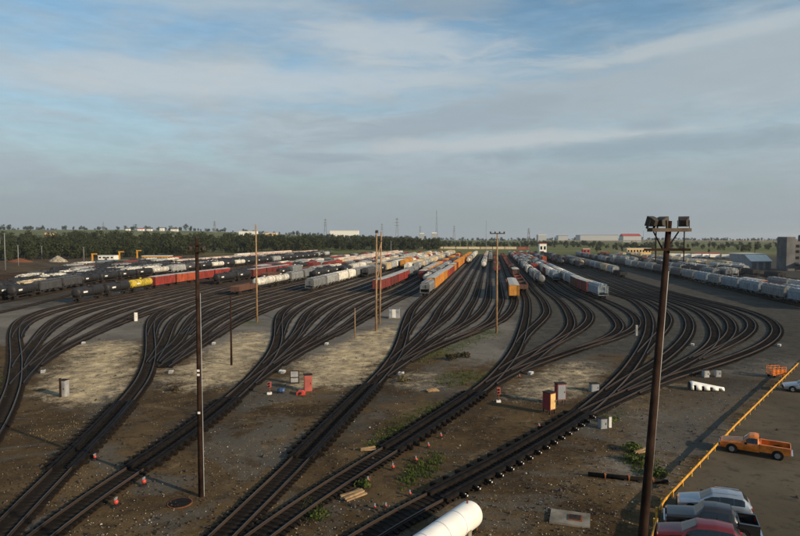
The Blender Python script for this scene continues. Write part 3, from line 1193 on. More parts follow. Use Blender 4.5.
def joined(kind):
    """whole car as one mesh, for the far ends of the strings"""
    P, L = KINDS[kind]
    mb = MB()
    slots = [M['paint'], M['steel'], M['white'], M['scrap'], M['roofpaint'], M['glass']]
    for nm, me_, ci, off in P + [('u', SILLS[kind], None, (0, 0, 0)), ('truck', TRUCK, None, (L * 0.36, 0, 0)), ('truck', TRUCK, None, (-L * 0.36, 0, 0))]:
        if nm in ('ladder',):
            continue
        mb.m = slots.index(me_.materials[0])
        mb.add([(v.co.x + off[0], v.co.y + off[1], v.co.z + off[2]) for v in me_.vertices], [tuple(p.vertices) for p in me_.polygons])
    return mb.mesh(NAMES[kind], slots)


JOIN = {k: joined(k) for k in KINDS}
COLORS = {
    'black': (0.014, 0.014, 0.015), 'dark grey': (0.06, 0.06, 0.062), 'grey': (0.19, 0.20, 0.20), 'pale grey': (0.36, 0.37, 0.36),
    'white': (0.70, 0.67, 0.58), 'cream': (0.62, 0.50, 0.32), 'yellow': (0.66, 0.48, 0.04), 'orange': (0.62, 0.27, 0.04), 'red': (0.30, 0.036, 0.022),
    'dark red': (0.19, 0.030, 0.022), 'brown': (0.12, 0.055, 0.035), 'blue grey': (0.22, 0.27, 0.31), 'tan': (0.52, 0.41, 0.25), 'green': (0.05, 0.17, 0.12),
    'pink white': (0.68, 0.54, 0.45), 'rust orange': (0.40, 0.075, 0.025), 'blue': (0.06, 0.12, 0.24)}
ROOF = (0.42, 0.43, 0.42)
LABEL_SEEN = set()
NCARS = 0


def car(kind, colname, p, ang, label, detailed, group, z=0.30, roof=None):
    global NCARS
    NCARS += 1
    P, L = KINDS[kind]
    base = COLORS[colname]
    j = random.uniform(0.82, 1.15)
    col = (*[min(1, x * j) for x in base], 1)
    if detailed:
        o = empty(NAMES[kind], (p.x, p.y, z), ang)
        for nm, me_, ci, off in P:
            c_ = obj(nm, me_, o, off)
            if ci == 0:
                c_.color = col
            elif ci == 1:
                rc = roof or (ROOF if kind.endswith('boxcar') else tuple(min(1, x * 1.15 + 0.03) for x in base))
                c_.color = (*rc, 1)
            elif ci == 2:
                c_.color = (*[x * 0.85 for x in col[:3]], 1)
        obj('underframe', SILLS[kind], o)
        obj('truck', TRUCK, o, (L * 0.36, 0, 0))
        obj('truck', TRUCK, o, (-L * 0.36, 0, 0))
    else:
        o = obj(NAMES[kind], JOIN[kind], None, (p.x, p.y, z), ang)
        o.color = col
    assert label not in LABEL_SEEN, label
    LABEL_SEEN.add(label)
    tag(o, label, NAMES[kind].replace('_', ' '), group)
    return o


def path_len_at_s(path, s):
    """arc position along the path where the yard coordinate reaches s (last crossing)"""
    acc = [0.0]
    for a, b in zip(path, path[1:]):
        acc.append(acc[-1] + (b - a).length)
    for k in range(len(path) - 2, -1, -1):
        if s_of(path[k]) <= s:
            f = (s - s_of(path[k])) / max(1e-6, s_of(path[k + 1]) - s_of(path[k]))
            return acc[k] + f * (acc[k + 1] - acc[k]), acc
    return 0.0, acc


def point(path, acc, d):
    import bisect
    k = max(0, min(len(path) - 2, bisect.bisect_right(acc, d) - 1))
    f = (d - acc[k]) / max(1e-6, acc[k + 1] - acc[k])
    return path[k].lerp(path[k + 1], f)


MIX = {
    'tanks': [('tank_car', 'black')] * 7 + [('long_tank_car', 'black')] * 4 + [('tank_car', 'dark grey')] * 2 + [('tank_car', 'white')] + [('covered_hopper', 'pale grey')],
    'left': [('tank_car', 'black')] * 3 + [('covered_hopper', 'grey')] * 2 + [('covered_hopper', 'white')] + [('boxcar', 'red'), ('gondola', 'brown'), ('covered_hopper', 'pale grey'), ('boxcar', 'dark red')],
    'mid': [('covered_hopper', 'pale grey')] * 4 + [('covered_hopper', 'white')] * 3 + [('boxcar', 'tan'), ('long_boxcar', 'orange'), ('boxcar', 'red'), ('tank_car', 'white'), ('short_hopper', 'cream'), ('tank_car', 'black')],
    'pale': [('covered_hopper', 'white'), ('covered_hopper', 'cream'), ('covered_hopper', 'pale grey'), ('short_hopper', 'pale grey'), ('long_boxcar', 'cream')],
    'orange': [('long_boxcar', 'orange')] * 4 + [('boxcar', 'rust orange')] * 2 + [('boxcar', 'dark red')],
    'brown': [('gondola', 'brown')] * 3 + [('gondola', 'dark red'), ('open_hopper', 'brown'), ('boxcar', 'brown'), ('gondola', 'rust orange')],
    'right': [('tank_car', 'black'), ('gondola', 'brown'), ('boxcar', 'rust orange')] + [('covered_hopper', 'pale grey')] * 2 + [('covered_hopper', 'blue grey')] * 2 + [('boxcar', 'dark red'), ('tank_car', 'dark grey'), ('covered_hopper', 'white'), ('boxcar', 'brown')],
    'dark': [('open_hopper', 'dark grey')] * 3 + [('open_hopper', 'black')] * 2 + [('tank_car', 'black'), ('covered_hopper', 'grey'), ('gondola', 'brown')],
    'grey': [('covered_hopper', 'grey'), ('covered_hopper', 'blue grey'), ('short_hopper', 'grey'), ('covered_hopper', 'pale grey'), ('covered_hopper', 'dark grey'), ('open_hopper', 'dark grey')],
    'whitebox': [('long_boxcar', 'pink white')] * 5 + [('long_boxcar', 'white')] + [('boxcar', 'tan')],
    'mixr': [('boxcar', 'red'), ('gondola', 'dark red'), ('covered_hopper', 'pale grey'), ('boxcar', 'rust orange'), ('boxcar', 'green'), ('boxcar', 'blue grey'), ('tank_car', 'black'), ('covered_hopper', 'white')],
}


def string(g, ti, s0, heads, mix, s1, gap=0.0, seed=0):
    rnd = random.Random(seed * 77 + ti * 13 + ord(g))
    path = GROUPS[g][ti]
    d, acc = path_len_at_s(path, s0)
    end, _ = path_len_at_s(path, s1)
    i = 0
    while d < end:
        kind, colr = heads[i] if i < len(heads) else rnd.choice(MIX[mix])
        L = KINDS[kind][1] + 1.35
        a = point(path, acc, d + L * 0.14)
        b = point(path, acc, d + L * 0.86)
        c_ = (a + b) / 2
        ang = math.atan2(b.y - a.y, b.x - a.x)
        txt = {'l': 'far left storage', 'r': 'far right departure'}.get(g)
        where = ('%s %s track' % (ordn(ti), txt)) if txt else '%s track of %s' % (ordn(ti), FANTXT[g])
        lab = '%s %s, %s from near end, %s' % (colr, NAMES[kind].replace('_', ' '), ordn(i), where)
        q = pr(c_.x, c_.y)
        if q and -60 < q[0] < 860:
            car(kind, colr, c_, ang, lab, c_.length < 330, 'freight cars standing on the yard tracks')
        d += L
        if i >= len(heads) and rnd.random() < gap:
            d += rnd.uniform(8, 40)
        i += 1


T_, H_, B_, G_ = 'tank_car', 'covered_hopper', 'boxcar', 'gondola'
# far left storage tracks (index 1 is the string headed by the black tank with the white placard)
string('l', 1, 160, [(T_, 'black'), (H_, 'dark grey'), (H_, 'dark grey'), (T_, 'black'), (T_, 'black'), (T_, 'black')], 'tanks', 560)
string('l', 2, 158, [(T_, 'black'), (H_, 'cream'), (T_, 'black'), (T_, 'black'), (T_, 'black'), (T_, 'dark grey'), (H_, 'white'), (H_, 'white')], 'tanks', 620)
string('l', 3, 165, [(G_, 'orange'), (T_, 'black'), (T_, 'black'), (T_, 'dark grey'), (T_, 'black')], 'tanks', 640)
string('l', 4, 175, [(T_, 'black'), (T_, 'black'), (H_, 'white'), (T_, 'black')], 'tanks', 660)
string('l', 5, 190, [(T_, 'black'), (T_, 'black'), (T_, 'black'), (H_, 'pale grey')], 'tanks', 660)
string('l', 6, 205, [(H_, 'white'), (T_, 'black'), (G_, 'dark red')], 'tanks', 660)
string('l', 7, 225, [], 'tanks', 640, 0.1)
string('l', 8, 240, [(T_, 'black'), (G_, 'dark red'), (T_, 'black'), (T_, 'black'), (T_, 'black'), (T_, 'black'), (G_, 'brown')], 'whitebox', 660, 0.05)
string('l', 10, 470, [('autorack', 'white'), ('autorack', 'pink white'), ('autorack', 'pink white'), ('autorack', 'pink white'), ('autorack', 'pink white')], 'whitebox', 600, 0.05)
string('l', 12, 268, [], 'tanks', 430, 0.05)
string('l', 14, 290, [], 'left', 430, 0.05)
string('l', 15, 300, [], 'tanks', 425, 0.10)
string('l', 17, 318, [], 'mixr', 425, 0.05)
string('l', 18, 330, [], 'tanks', 420, 0.15)
string('l', 20, 345, [], 'brown', 420, 0.10)
string('l', 9, 232, [], 'tanks', 600, 0.12)
string('l', 11, 262, [], 'brown', 520, 0.15)
# leftmost fan
string('a', 0, 157, [(T_, 'black'), (T_, 'black'), (T_, 'yellow'), (B_, 'red'), (B_, 'rust orange'), (B_, 'red'), (B_, 'red'), (G_, 'dark red'), (G_, 'dark red'), (B_, 'dark red')], 'left', 600)
string('a', 1, 280, [(T_, 'black')], 'left', 600, 0.1)
string('a', 2, 258, [(T_, 'black'), (T_, 'black'), (B_, 'dark red')], 'left', 600, 0.1)
string('a', 4, 226, [('long_tank_car', 'black'), (T_, 'black'), (B_, 'dark red'), (B_, 'dark red'), (B_, 'red')], 'mixr', 620)
string('a', 6, 258, [(G_, 'brown'), (T_, 'black'), (H_, 'grey')], 'left', 620, 0.1)
string('a', 7, 345, [(B_, 'red'), (B_, 'red')], 'whitebox', 640, 0.05)
string('a', 5, 400, [], 'whitebox', 660, 0.05)
# second fan
string('b', 2, 186, [(G_, 'brown'), ('long_tank_car', 'white'), ('tank_car', 'white'), (H_, 'grey')], 'left', 560)
string('b', 1, 285, [(H_, 'pale grey'), (B_, 'red'), (T_, 'black')], 'mixr', 620, 0.08)
string('b', 3, 262, [(T_, 'black'), (T_, 'black')], 'tanks', 580, 0.1)
string('b', 4, 300, [(T_, 'black'), (H_, 'white')], 'mid', 640, 0.1)
string('b', 6, 330, [(B_, 'tan'), (B_, 'tan')], 'pale', 660, 0.05)
string('b', 7, 203, [(H_, 'grey'), (H_, 'pale grey'), (H_, 'white'), ('short_hopper', 'white'), (H_, 'grey')], 'grey', 420)
string('b', 8, 278, [(H_, 'dark grey'), (H_, 'grey')], 'mid', 640)
# third fan
string('c', 0, 370, [('long_boxcar', 'orange'), ('long_boxcar', 'orange')], 'mid', 680, 0.05)
string('c', 2, 330, [(H_, 'white')], 'pale', 680, 0.04)
string('c', 3, 340, [(H_, 'pale grey')], 'pale', 680, 0.06)
string('c', 4, 203, [(B_, 'dark red'), (B_, 'dark red'), (B_, 'red')], 'left', 300)
string('c', 5, 330, [(T_, 'black'), (H_, 'grey')], 'dark', 660, 0.08)
string('c', 6, 262, [(B_, 'dark red'), ('long_boxcar', 'orange'), ('long_boxcar', 'orange'), ('long_boxcar', 'orange')], 'orange', 560)
string('c', 7, 240, [(T_, 'white'), (H_, 'grey'), (H_, 'dark grey')], 'grey', 480)
# fourth fan
string('d', 0, 190, [(H_, 'grey'), ('long_boxcar', 'orange'), ('long_boxcar', 'orange'), ('long_boxcar', 'orange'), (B_, 'rust orange'), (B_, 'rust orange'), (B_, 'red')], 'orange', 600)
string('d', 1, 435, [(T_, 'white'), (B_, 'tan')], 'mid', 680, 0.06)
string('d', 4, 368, [(T_, 'white'), (H_, 'white'), (H_, 'pale grey')], 'mid', 680)
string('d', 5, 470, [(H_, 'grey')], 'right', 680)
string('d', 6, 330, [(G_, 'dark red'), (B_, 'brown')], 'brown', 660)
string('d', 7, 186, [('boxcar', 'orange'), (B_, 'brown')], 'brown', 222)
# fifth fan
string('e', 0, 211, [(G_, 'brown'), (G_, 'brown'), (G_, 'rust orange'), (G_, 'brown'), (B_, 'brown')], 'brown', 660)
string('e', 2, 238, [('long_tank_car', 'grey'), (H_, 'grey'), (H_, 'pale grey')], 'right', 660)
string('e', 3, 330, [(B_, 'red')], 'right', 660, 0.05)
string('e', 4, 262, [(H_, 'blue grey'), (H_, 'white')], 'right', 660)
string('e', 5, 190, [('short_hopper', 'blue grey'), (B_, 'dark red'), (B_, 'brown'), (H_, 'blue grey'), (H_, 'pale grey'), (H_, 'white')], 'right', 660)
# rightmost fan
string('f', 0, 470, [], 'right', 680, 0.05)
string('f', 2, 420, [(T_, 'dark grey')], 'dark', 680, 0.05)
string('f', 4, 380, [('open_hopper', 'dark grey')], 'dark', 680, 0.05)
string('f', 5, 405, [(T_, 'tan'), (H_, 'grey')], 'dark', 620)
string('f', 6, 298, [(G_, 'black'), (H_, 'pale grey'), (H_, 'tan'), (H_, 'grey')], 'grey', 520)
# departure tracks on the right
string('r', 0, 170, [(H_, 'blue grey'), (H_, 'grey'), (H_, 'blue grey')], 'grey', 640)
string('r', 1, 185, [(H_, 'blue grey'), ('open_hopper', 'black'), (B_, 'rust orange')], 'dark', 420, 0.3)
string('r', 2, 205, [(H_, 'pale grey')], 'grey', 600, 0.25)
string('r', 3, 260, [], 'dark', 620, 0.4)
string('r', 4, 300, [], 'mixr', 640, 0.4)
string('r', 5, 280, [], 'dark', 620, 0.4)
string('r', 6, 330, [], 'pale', 640, 0.35)
string('r', 8, 360, [], 'pale', 640, 0.15)

# the pale train crossing behind the bowl, red engine leading
pA, pB = un(406, 250.2).to_2d(), un(536, 250.0).to_2d()
dirn = (pB - pA).normalized()
ang = math.atan2(dirn.y, dirn.x)
mb = MB()
wd = Vector((-dirn.y, dirn.x))
rings = []
for d in (-700, -300, 0, 300, 700):
    c_ = (pA + pB) / 2 + dirn * d
    rings.append([(c_.x + wd.x * a, c_.y + wd.y * a, z) for a, z in ((-5, -0.3), (-2, 0.25), (2, 0.25), (5, -0.3))])
mb.loft(rings, closed=False)
o = mb.build('embankment', M['ballast'])
tag(o, 'low dark embankment carrying the crossing track behind the bowl', None, None, 'structure')
L = KINDS['long_boxcar'][1] + 1.2
tot = (pB - pA).length
nC = int((tot - 21) / L)
for i in range(nC):
    c_ = pA + dirn * (L * (i + 0.5))
    car('long_boxcar', 'cream' if i % 3 else 'tan', c_, ang, '%s boxcar, %s from the left end, in the train crossing behind the yard' % ('cream' if i % 3 else 'tan', ordn(i)), False, 'pale train crossing behind the bowl', 0.25)
car('locomotive', 'red', pA + dirn * (L * nC + 11), ang, 'red locomotive at the right end of the train crossing behind the yard', False, 'pale train crossing behind the bowl', 0.25)

# ------------------------------------------------------------------ retarders on the leads
lev = MB()
lev.box(-0.13, 0.13, 0.0, 0.62, 0.02, 0.24)
lev.box(-0.09, 0.09, 0.0, 0.36, 0.24, 0.36)
lev.tube((0, 0.40, 0.20), (0, 0.66, 0.20), 0.09, n=10)
LEVER = lev.mesh('lever', M['retarder'])
cap = MB()
cap.tube((0, 0.66, 0.20), (0, 0.69, 0.20), 0.062, n=10)
cap.tube((0, 0.50, 0.24), (0, 0.50, 0.31), 0.05, n=8)
CAP = cap.mesh('cylinder_cap', M['white'])


def retarder(g, p_from, p_to, label, caps=False, step=1.25):
    path = GROUPS[g][0]
    a, b = un(*p_from).to_2d(), un(*p_to).to_2d()
    ia = min(range(len(path)), key=lambda k: (path[k] - a).length)
    ib = min(range(len(path)), key=lambda k: (path[k] - b).length)
    fr = frames(path[ia:ib + 1])
    p0 = fr[0][0]
    T = empty('track_retarder', (p0.x, p0.y, 0))
    tag(T, label, 'retarder', 'retarders on the lead tracks')
    for off in (-0.98, -0.55, 0.55, 0.98):
        mb = MB()
        rings = []
        for p, d, nrm in fr:
            c_ = p + nrm * off
            rings.append([(c_.x + nrm.x * q - p0.x, c_.y + nrm.y * q - p0.y, z) for q, z in ((-0.13, 0.14), (-0.13, 0.385), (0.13, 0.385), (0.13, 0.14))])
        mb.loft(rings)
        mb.build('brake_beam', M['retarder'], T)
    rs = frames(resample([f[0] for f in fr], step=step))
    for k, (p, d, nrm) in enumerate(rs[1:-1]):
        for s_ in (-1, 1):
            c_ = p + nrm * (s_ * 1.06)
            o = obj('lever', LEVER, T, (c_.x - p0.x, c_.y - p0.y, 0.05), math.atan2(s_ * nrm.y, s_ * nrm.x) - PI / 2)
            o.scale = (1, 1, random.uniform(0.95, 1.1))
            if caps and s_ > 0:
                obj('cylinder_cap', CAP, o)


retarder('b', (62, 470), (130, 402), 'black steel retarder clasping the rails of the second lead track from left')
retarder('c', (128, 474), (230, 400), 'black steel retarder on the lead track behind the tall dark pole')
retarder('d', (300, 461), (372, 386), 'black steel retarder on the lead track right of the red cabinet')
retarder('e', (392, 451), (480, 392), 'black steel retarder on the lead track left of the maroon cabinet')
retarder('f', (432, 501), (585, 413), 'black steel retarder with a row of white capped cylinders', True, 1.55)

# ------------------------------------------------------------------ poles
def pole_part(name, a, b, r0, r1, m_, parent, n=12):
    return shade(MB().tube(a, b, r0, r1, n).build(name, m_, parent))


def flood(parent, x, y, z, yaw, tilt, size=0.62):
    """one floodlight head on a yoke, pointing along +Y before yaw"""
    Mx = Matrix.Translation((x, y, z)) @ Matrix.Rotation(yaw, 4, 'Z') @ Matrix.Rotation(-tilt, 4, 'X')
    mb = MB()
    s_ = size / 2
    back = [(-s_ * .55, -s_, -s_ * .5), (s_ * .55, -s_, -s_ * .5), (s_ * .55, -s_, s_ * .5), (-s_ * .55, -s_, s_ * .5)]
    mid = [(-s_ * .95, -s_ * .2, -s_ * .9), (s_ * .95, -s_ * .2, -s_ * .9), (s_ * .95, -s_ * .2, s_ * .9), (-s_ * .95, -s_ * .2, s_ * .9)]
    fro = [(-s_, s_ * .8, -s_), (s_, s_ * .8, -s_), (s_, s_ * .8, s_), (-s_, s_ * .8, s_)]
    mb.loft([[Mx @ Vector(p) for p in r] for r in (back, mid, fro)])
    mb.box(-s_ * 1.12, -s_ * 1.02, -0.04, 0.04, -s_ * 1.35, 0.05, Mx)
    mb.box(s_ * 1.02, s_ * 1.12, -0.04, 0.04, -s_ * 1.35, 0.05, Mx)
    mb.box(-s_ * 1.12, s_ * 1.12, -0.05, 0.05, -s_ * 1.40, -s_ * 1.30, Mx)
    h = mb.build('floodlight', M['flood'], parent)
    g_ = MB()
    g_.box(-s_ * .9, s_ * .9, s_ * .8, s_ * .84, -s_ * .9, s_ * .9, Mx)
    g_.build('lens', M['lens'], h)
    return h


M['flood'] = mat('floodlight_housing', (0.040, 0.030, 0.020), 0.6, 0.4, 2.0)

# tall floodlight mast at the right, close to the tower
D = 18.0
top = at(668.5, 221, D)
P = empty('floodlight_pole', (6.85, D, 0))
tag(P, 'tall dark wooden pole in the right foreground with three floodlights on top', 'light pole', 'yard light poles')
lean = (top.x - 6.85) / top.z


def on(z):
    return (lean * z, 0, z)


pole_part('shaft', on(-0.3), on(top.z), 0.205, 0.080, M['poledark'], P, 16)
az_ = 19.0 + (238 - 230) / 600 * D
MB().box(lean * az_ - 0.56, lean * az_ + 0.60, -0.20, 0.20, az_ - 0.05, az_ + 0.05).build('platform', M['concretewood'], P)
for s_ in (-1, 1):
    MB().tube((lean * az_ + s_ * 0.38, 0.16, az_ - 0.05), (lean * (az_ - 0.5) + s_ * 0.08, 0.16, az_ - 0.55), 0.022, n=6).build('brace', M['steel'], P)
    MB().tube((lean * az_ + s_ * 0.42, -0.12, az_ - 0.05), (lean * az_ + s_ * 0.42, -0.12, az_ - 0.95), 0.02, n=6).build('hanger', M['steel'], P)
az2 = az_ - 0.55
MB().box(lean * az2 - 0.75, lean * az2 + 0.62, -0.20, -0.145, az2 - 0.07, az2 + 0.0).build('crossarm', M['poledark'], P)
MB().tube((lean * 4 + 0.2, 0.12, 4), (lean * 18 + 0.14, 0.10, 18), 0.025, n=6).build('conduit', M['galv'], P)
for dx, yaw, tl in ((-0.47, 0.55, -0.3), (-0.17, -0.9, -0.15), (0.47, -0.5, -0.2)):
    flood(P, lean * az_ + dx, 0.05, az_ + 0.24, yaw, tl, 0.30)

# dark mast at the left
b0 = un(201, 496)
P = empty('floodlight_pole', b0)
tag(P, 'tall dark wooden pole in the left foreground between two lead tracks', 'light pole', 'yard light poles')
pole_part('shaft', (0, 0, -0.3), (0, 0, 19.0), 0.19, 0.125, M['poledark'], P, 14)
MB().box(-0.55, 0.55, -0.22, -0.135, 17.95, 18.05).build('crossarm', M['poledark'], P)
MB().box(-0.40, 0.40, -0.22, -0.135, 18.45, 18.54).build('crossarm', M['poledark'], P)
for dx, yaw in ((-0.45, 0.6), (0.48, -0.4)):
    flood(P, dx, -0.1, 18.27, yaw, -0.3, 0.30)
MB().tube((0.25, -0.05, 0), (0.20, -0.03, 15), 0.028, n=6).build('conduit', M['galv'], P)
for z in (9.0, 9.3, 6.2):
    MB().box(-0.06, 0.12, -0.245, -0.215, z, z + 0.16).build('tag_plate', M['white'], P)


def plain_pole(base, pytop, r, m_, label, arm=None, lights=0, grp='yard light poles'):
    b = un(*base)
    h = CAM_H + (238 - pytop) / FPX * b.y
    P = empty('utility_pole', b)
    tag(P, label, 'pole', grp)
    pole_part('shaft', (0, 0, -0.3), (0, 0, h), r, r * 0.62, m_, P, 10)
    if arm:
        w_, z = arm
        MB().box(-w_, w_, -0.18, -0.06, h - z - 0.10, h - z + 0.08).build('crossarm', M['poledark'], P)
        for k in range(lights):
            x = -w_ + 2 * w_ * k / max(1, lights - 1)
            flood(P, x * 0.9, -0.1, h - z + 0.22, 0.0, -0.4, 0.26)
    return P


plain_pole((257, 322), 224, 0.24, M['poletan'], 'tall bare tan wooden pole beside the second fan of tracks')
plain_pole((496.5, 333), 233, 0.22, M['poletan'], 'tall tan pole with a T shaped crossarm of lights on green verge', (1.5, 0.1), 4)
plain_pole((231.5, 365), 296, 0.17, M['poledark'], 'short dark brown pole on the dry grass left of centre')
plain_pole((355, 338), 308, 0.12, M['poletan'], 'short thin tan post right of the third fan')
# twin braced poles
b1, b2 = un(376, 331), un(379.5, 324)
P = empty('braced_twin_pole', b1)
tag(P, 'pair of tall tan poles joined by braces near the centre', 'pole', 'yard light poles')
q = b2 - b1
h1, h2 = 19 + 5 / 600 * b1.y, 19 + 6 / 600 * b2.y
tx = (381.5 - 379.5) / 600 * b2.y
pole_part('shaft', (0, 0, -0.3), (0.15, 0, h1), 0.24, 0.15, M['poletan'], P, 10)
pole_part('shaft', (q.x, q.y, -0.3), (q.x + tx, q.y, h2), 0.24, 0.15, M['poletan'], P, 10)
for za, zb in ((14, 18.2), (9.5, 13.5)):
    MB().tube((0.05, 0, za), (q.x + tx * zb / 19, q.y, zb), 0.10, n=6).build('brace', M['poletan'], P)
MB().tube((0.1, 0, 18.3), (q.x + tx, q.y, 18.3), 0.12, n=6).build('brace', M['poledark'], P)
flood(P, 0.2, 0, h1 + 0.25, 0.2, -0.3, 0.55)

# thin grey masts at the left and in the far yard
for i, (bx, by, ty, lab) in enumerate([(0.5, 258, 238, 'pale mast at the very left edge'), (5.5, 270, 233, 'thin grey mast near the left edge before the woods'), (18.5, 266, 245, 'thin mast behind the leftmost tank cars'),
                                       (42, 259, 246, 'thin mast left of the gravel mound'), (63, 258, 246, 'thin mast right of the gravel mound'), (84, 262, 247, 'thin mast beside the leftmost yellow gantry'),
                                       (391, 256, 241, 'short thin mast behind the twin poles'), (486, 252, 221, 'tall thin mast behind the crossing pale train'), (643, 252, 231, 'thin mast above the yellow depot building'),
                                       (709, 256, 239, 'thin pole left of the white roofed shed'), (754.5, 262, 241, 'thin pole behind the white roofed shed')]):
    b = un(bx, by)
    h = CAM_H + (238 - ty) / FPX * b.y
    P = empty('light_mast', b)
    tag(P, lab, 'mast', 'thin masts far off')
    pole_part('shaft', (0, 0, -0.3), (0, 0, h), 0.30, 0.22, M['latt'] if i not in (9, 10) else M['poledark'], P, 6)
    MB().box(-1.1, 1.1, -0.12, 0.12, h - 0.2, h).build('crossarm', M['latt'], P)

# ------------------------------------------------------------------ cabinets and small yard things
def cabinet(px, py, w_, d_, h_, body, label, legs=0.0, rz=0.0, name='equipment_cabinet', door=None, grp=None, hood=None):
    b = un(px, py)
    P = empty(name, b, rz)
    tag(P, label, 'cabinet', grp)
    mb = MB().box(-w_ / 2, w_ / 2, -d_ / 2, d_ / 2, legs, h_)
    mb.build('body', body, P)
    mb = MB().box(-w_ / 2 - 0.06, w_ / 2 + 0.06, -d_ / 2 - 0.06, d_ / 2 + 0.06, h_, h_ + 0.07)
    mb.build('lid', hood or M['steel'], P)
    MB().box(-w_ / 2 + 0.07, w_ / 2 - 0.07, -d_ / 2 - 0.03, -d_ / 2, legs + 0.10, h_ - 0.10).build('door', door or body, P)
    MB().box(w_ / 2 - 0.2, w_ / 2 - 0.15, -d_ / 2 - 0.07, -d_ / 2 - 0.03, (legs + h_) / 2 - 0.1, (legs + h_) / 2 + 0.1).build('handle', M['steel'], P)
    if legs:
        for sx in (-1, 1):
            for sy in (-1, 1):
                x, y = sx * (w_ / 2 - 0.07), sy * (d_ / 2 - 0.07)
                MB().box(x - 0.05, x + 0.05, y - 0.05, y + 0.05, -0.1, legs).build('leg', M['steel'], P)
    return P


cabinet(64.5, 396, 0.75, 0.7, 1.95, M['galv'], 'light grey upright cabinet on dry grass between the left tracks', rz=R(-8), grp='yard cabinets')
MB_ = empty('marker_post', un(60.5, 397))
tag(MB_, 'dark post standing against the light grey upright cabinet', 'post')
MB().box(-0.09, 0.09, -0.09, 0.09, -0.1, 2.2).build('shaft', M['poledark'], MB_)
MB().box(-0.12, 0.12, -0.12, 0.12, 2.2, 2.26).build('cap', M['steel'], MB_)
cabinet(308, 390.5, 0.95, 0.9, 2.0, M['redbox'], 'faded red upright cabinet on brown soil beside the panel frame', rz=R(14), grp='yard cabinets')
cabinet(549, 413, 0.95, 1.0, 2.3, M['maroon'], 'maroon cabinet on legs with a cream front', legs=0.45, rz=R(38), door=M['cream'], grp='yard cabinets')
cabinet(560, 404, 1.05, 0.8, 2.4, M['maroon'], 'dark grey faced cabinet on legs behind the maroon one', legs=0.55, rz=R(12), door=M['bluemetal'], grp='yard cabinets')
cabinet(594, 391, 1.0, 0.7, 0.95, M['bluemetal'], 'low blue grey cabinet by the rightmost lead track', rz=R(10), grp='yard cabinets')
cabinet(705.5, 377, 0.7, 0.6, 0.95, M['galv'], 'left one of two small grey cabinets behind the white cover', rz=R(5), grp='yard cabinets')
cabinet(717.5, 376.5, 0.7, 0.6, 0.95, M['galv'], 'right one of two small grey cabinets behind the white cover', rz=R(-5), grp='yard cabinets')
cabinet(602.5, 428, 0.7, 0.55, 1.0, M['bluemetal'], 'small blue grey cabinet beside a pale post on green weeds', rz=R(15), grp='yard cabinets')
cabinet(636.3, 335.5, 0.35, 0.35, 2.1, M['galv'], 'slim pale grey pillar cabinet inside the fifth fan', rz=R(0), grp='yard cabinets')
cabinet(136, 321, 0.62, 0.5, 2.0, M['white'], 'slim white pillar cabinet between the first two fans', rz=R(10), grp='yard cabinets')
cabinet(540, 270, 1.0, 0.8, 1.6, M['white'], 'small white cabinet amid the distant strings', grp='yard cabinets') if False else None
# white shed by the twin poles
b = un(394.5, 318)
P = empty('relay_shed', b, R(-6))
tag(P, 'small white relay shed right of the twin poles', 'shed')
MB().box(-1.2, 1.2, -0.9, 0.9, 0.15, 2.35).build('wall', M['galv'], P)
MB().prism([(-1.05, 2.35), (0, 2.62), (1.05, 2.35)], 1.35, Matrix.Rotation(PI / 2, 4, 'Z')).build('roof', M['greyroof'], P)
MB().box(-0.45, 0.40, -0.94, -0.90, 0.2, 2.15).build('door', M['white'], P)
for x in (-0.9, 0.8):
    MB().box(x - 0.2, x + 0.2, -0.93, -0.90, 1.3, 1.75).build('louvre', M['bluemetal'], P)
MB().box(-1.35, 1.35, -1.05, 1.05, -0.1, 0.15).build('plinth', M['concrete'], P)
# pale post beside the blue cabinet
P = empty('marker_post', un(610, 427))
tag(P, 'short pale post beside a small blue grey cabinet', 'post')
MB().box(-0.13, 0.13, -0.1, 0.1, -0.1, 1.05).build('shaft', M['white'], P)
MB().box(-0.15, 0.15, -0.12, 0.12, 1.05, 1.12).build('cap', M['concrete'], P)
# framed panel next to the red cabinet
P = empty('panel_frame', un(294.5, 383.5), R(8))
tag(P, 'dark frame holding two grey panels left of the red cabinet', 'panel')
for x in (-0.55, 0.55):
    MB().box(x - 0.05, x + 0.05, -0.05, 0.05, -0.1, 1.75).build('post', M['poledark'], P)
for z in (0.05, 0.75, 1.62):
    MB().box(-0.5, 0.5, -0.04, 0.04, z, z + 0.09).build('rail_bar', M['poledark'], P)
for z0, z1 in ((0.16, 0.72), (0.87, 1.6)):
    MB().box(-0.48, 0.48, -0.02, 0.02, z0, z1).build('panel', M['galv'], P)


def signal(px, py, h, label):
    P = empty('dwarf_signal', un(px, py))
    tag(P, label, 'signal', 'dwarf signals')
    MB().box(-0.25, 0.25, -0.2, 0.2, -0.05, 0.22).build('base', M['white'], P)
    MB().tube((0, 0, 0.22), (0, 0, h * 0.55), 0.07, n=8).build('post', M['rust'], P)
    MB().box(-0.2, 0.2, -0.16, 0.16, h * 0.55, h).build('head', M['redbox'], P)
    for z in (0.68, 0.88):
        MB().tube((0, -0.16, h * z), (0, -0.3, h * z), 0.10, n=10).build('hood', M['black'], P)


signal(269.5, 394, 1.5, 'red dwarf signal with white base left of the panel frame')
signal(498.5, 402, 1.7, 'red dwarf signal with white base beside the fifth lead track')


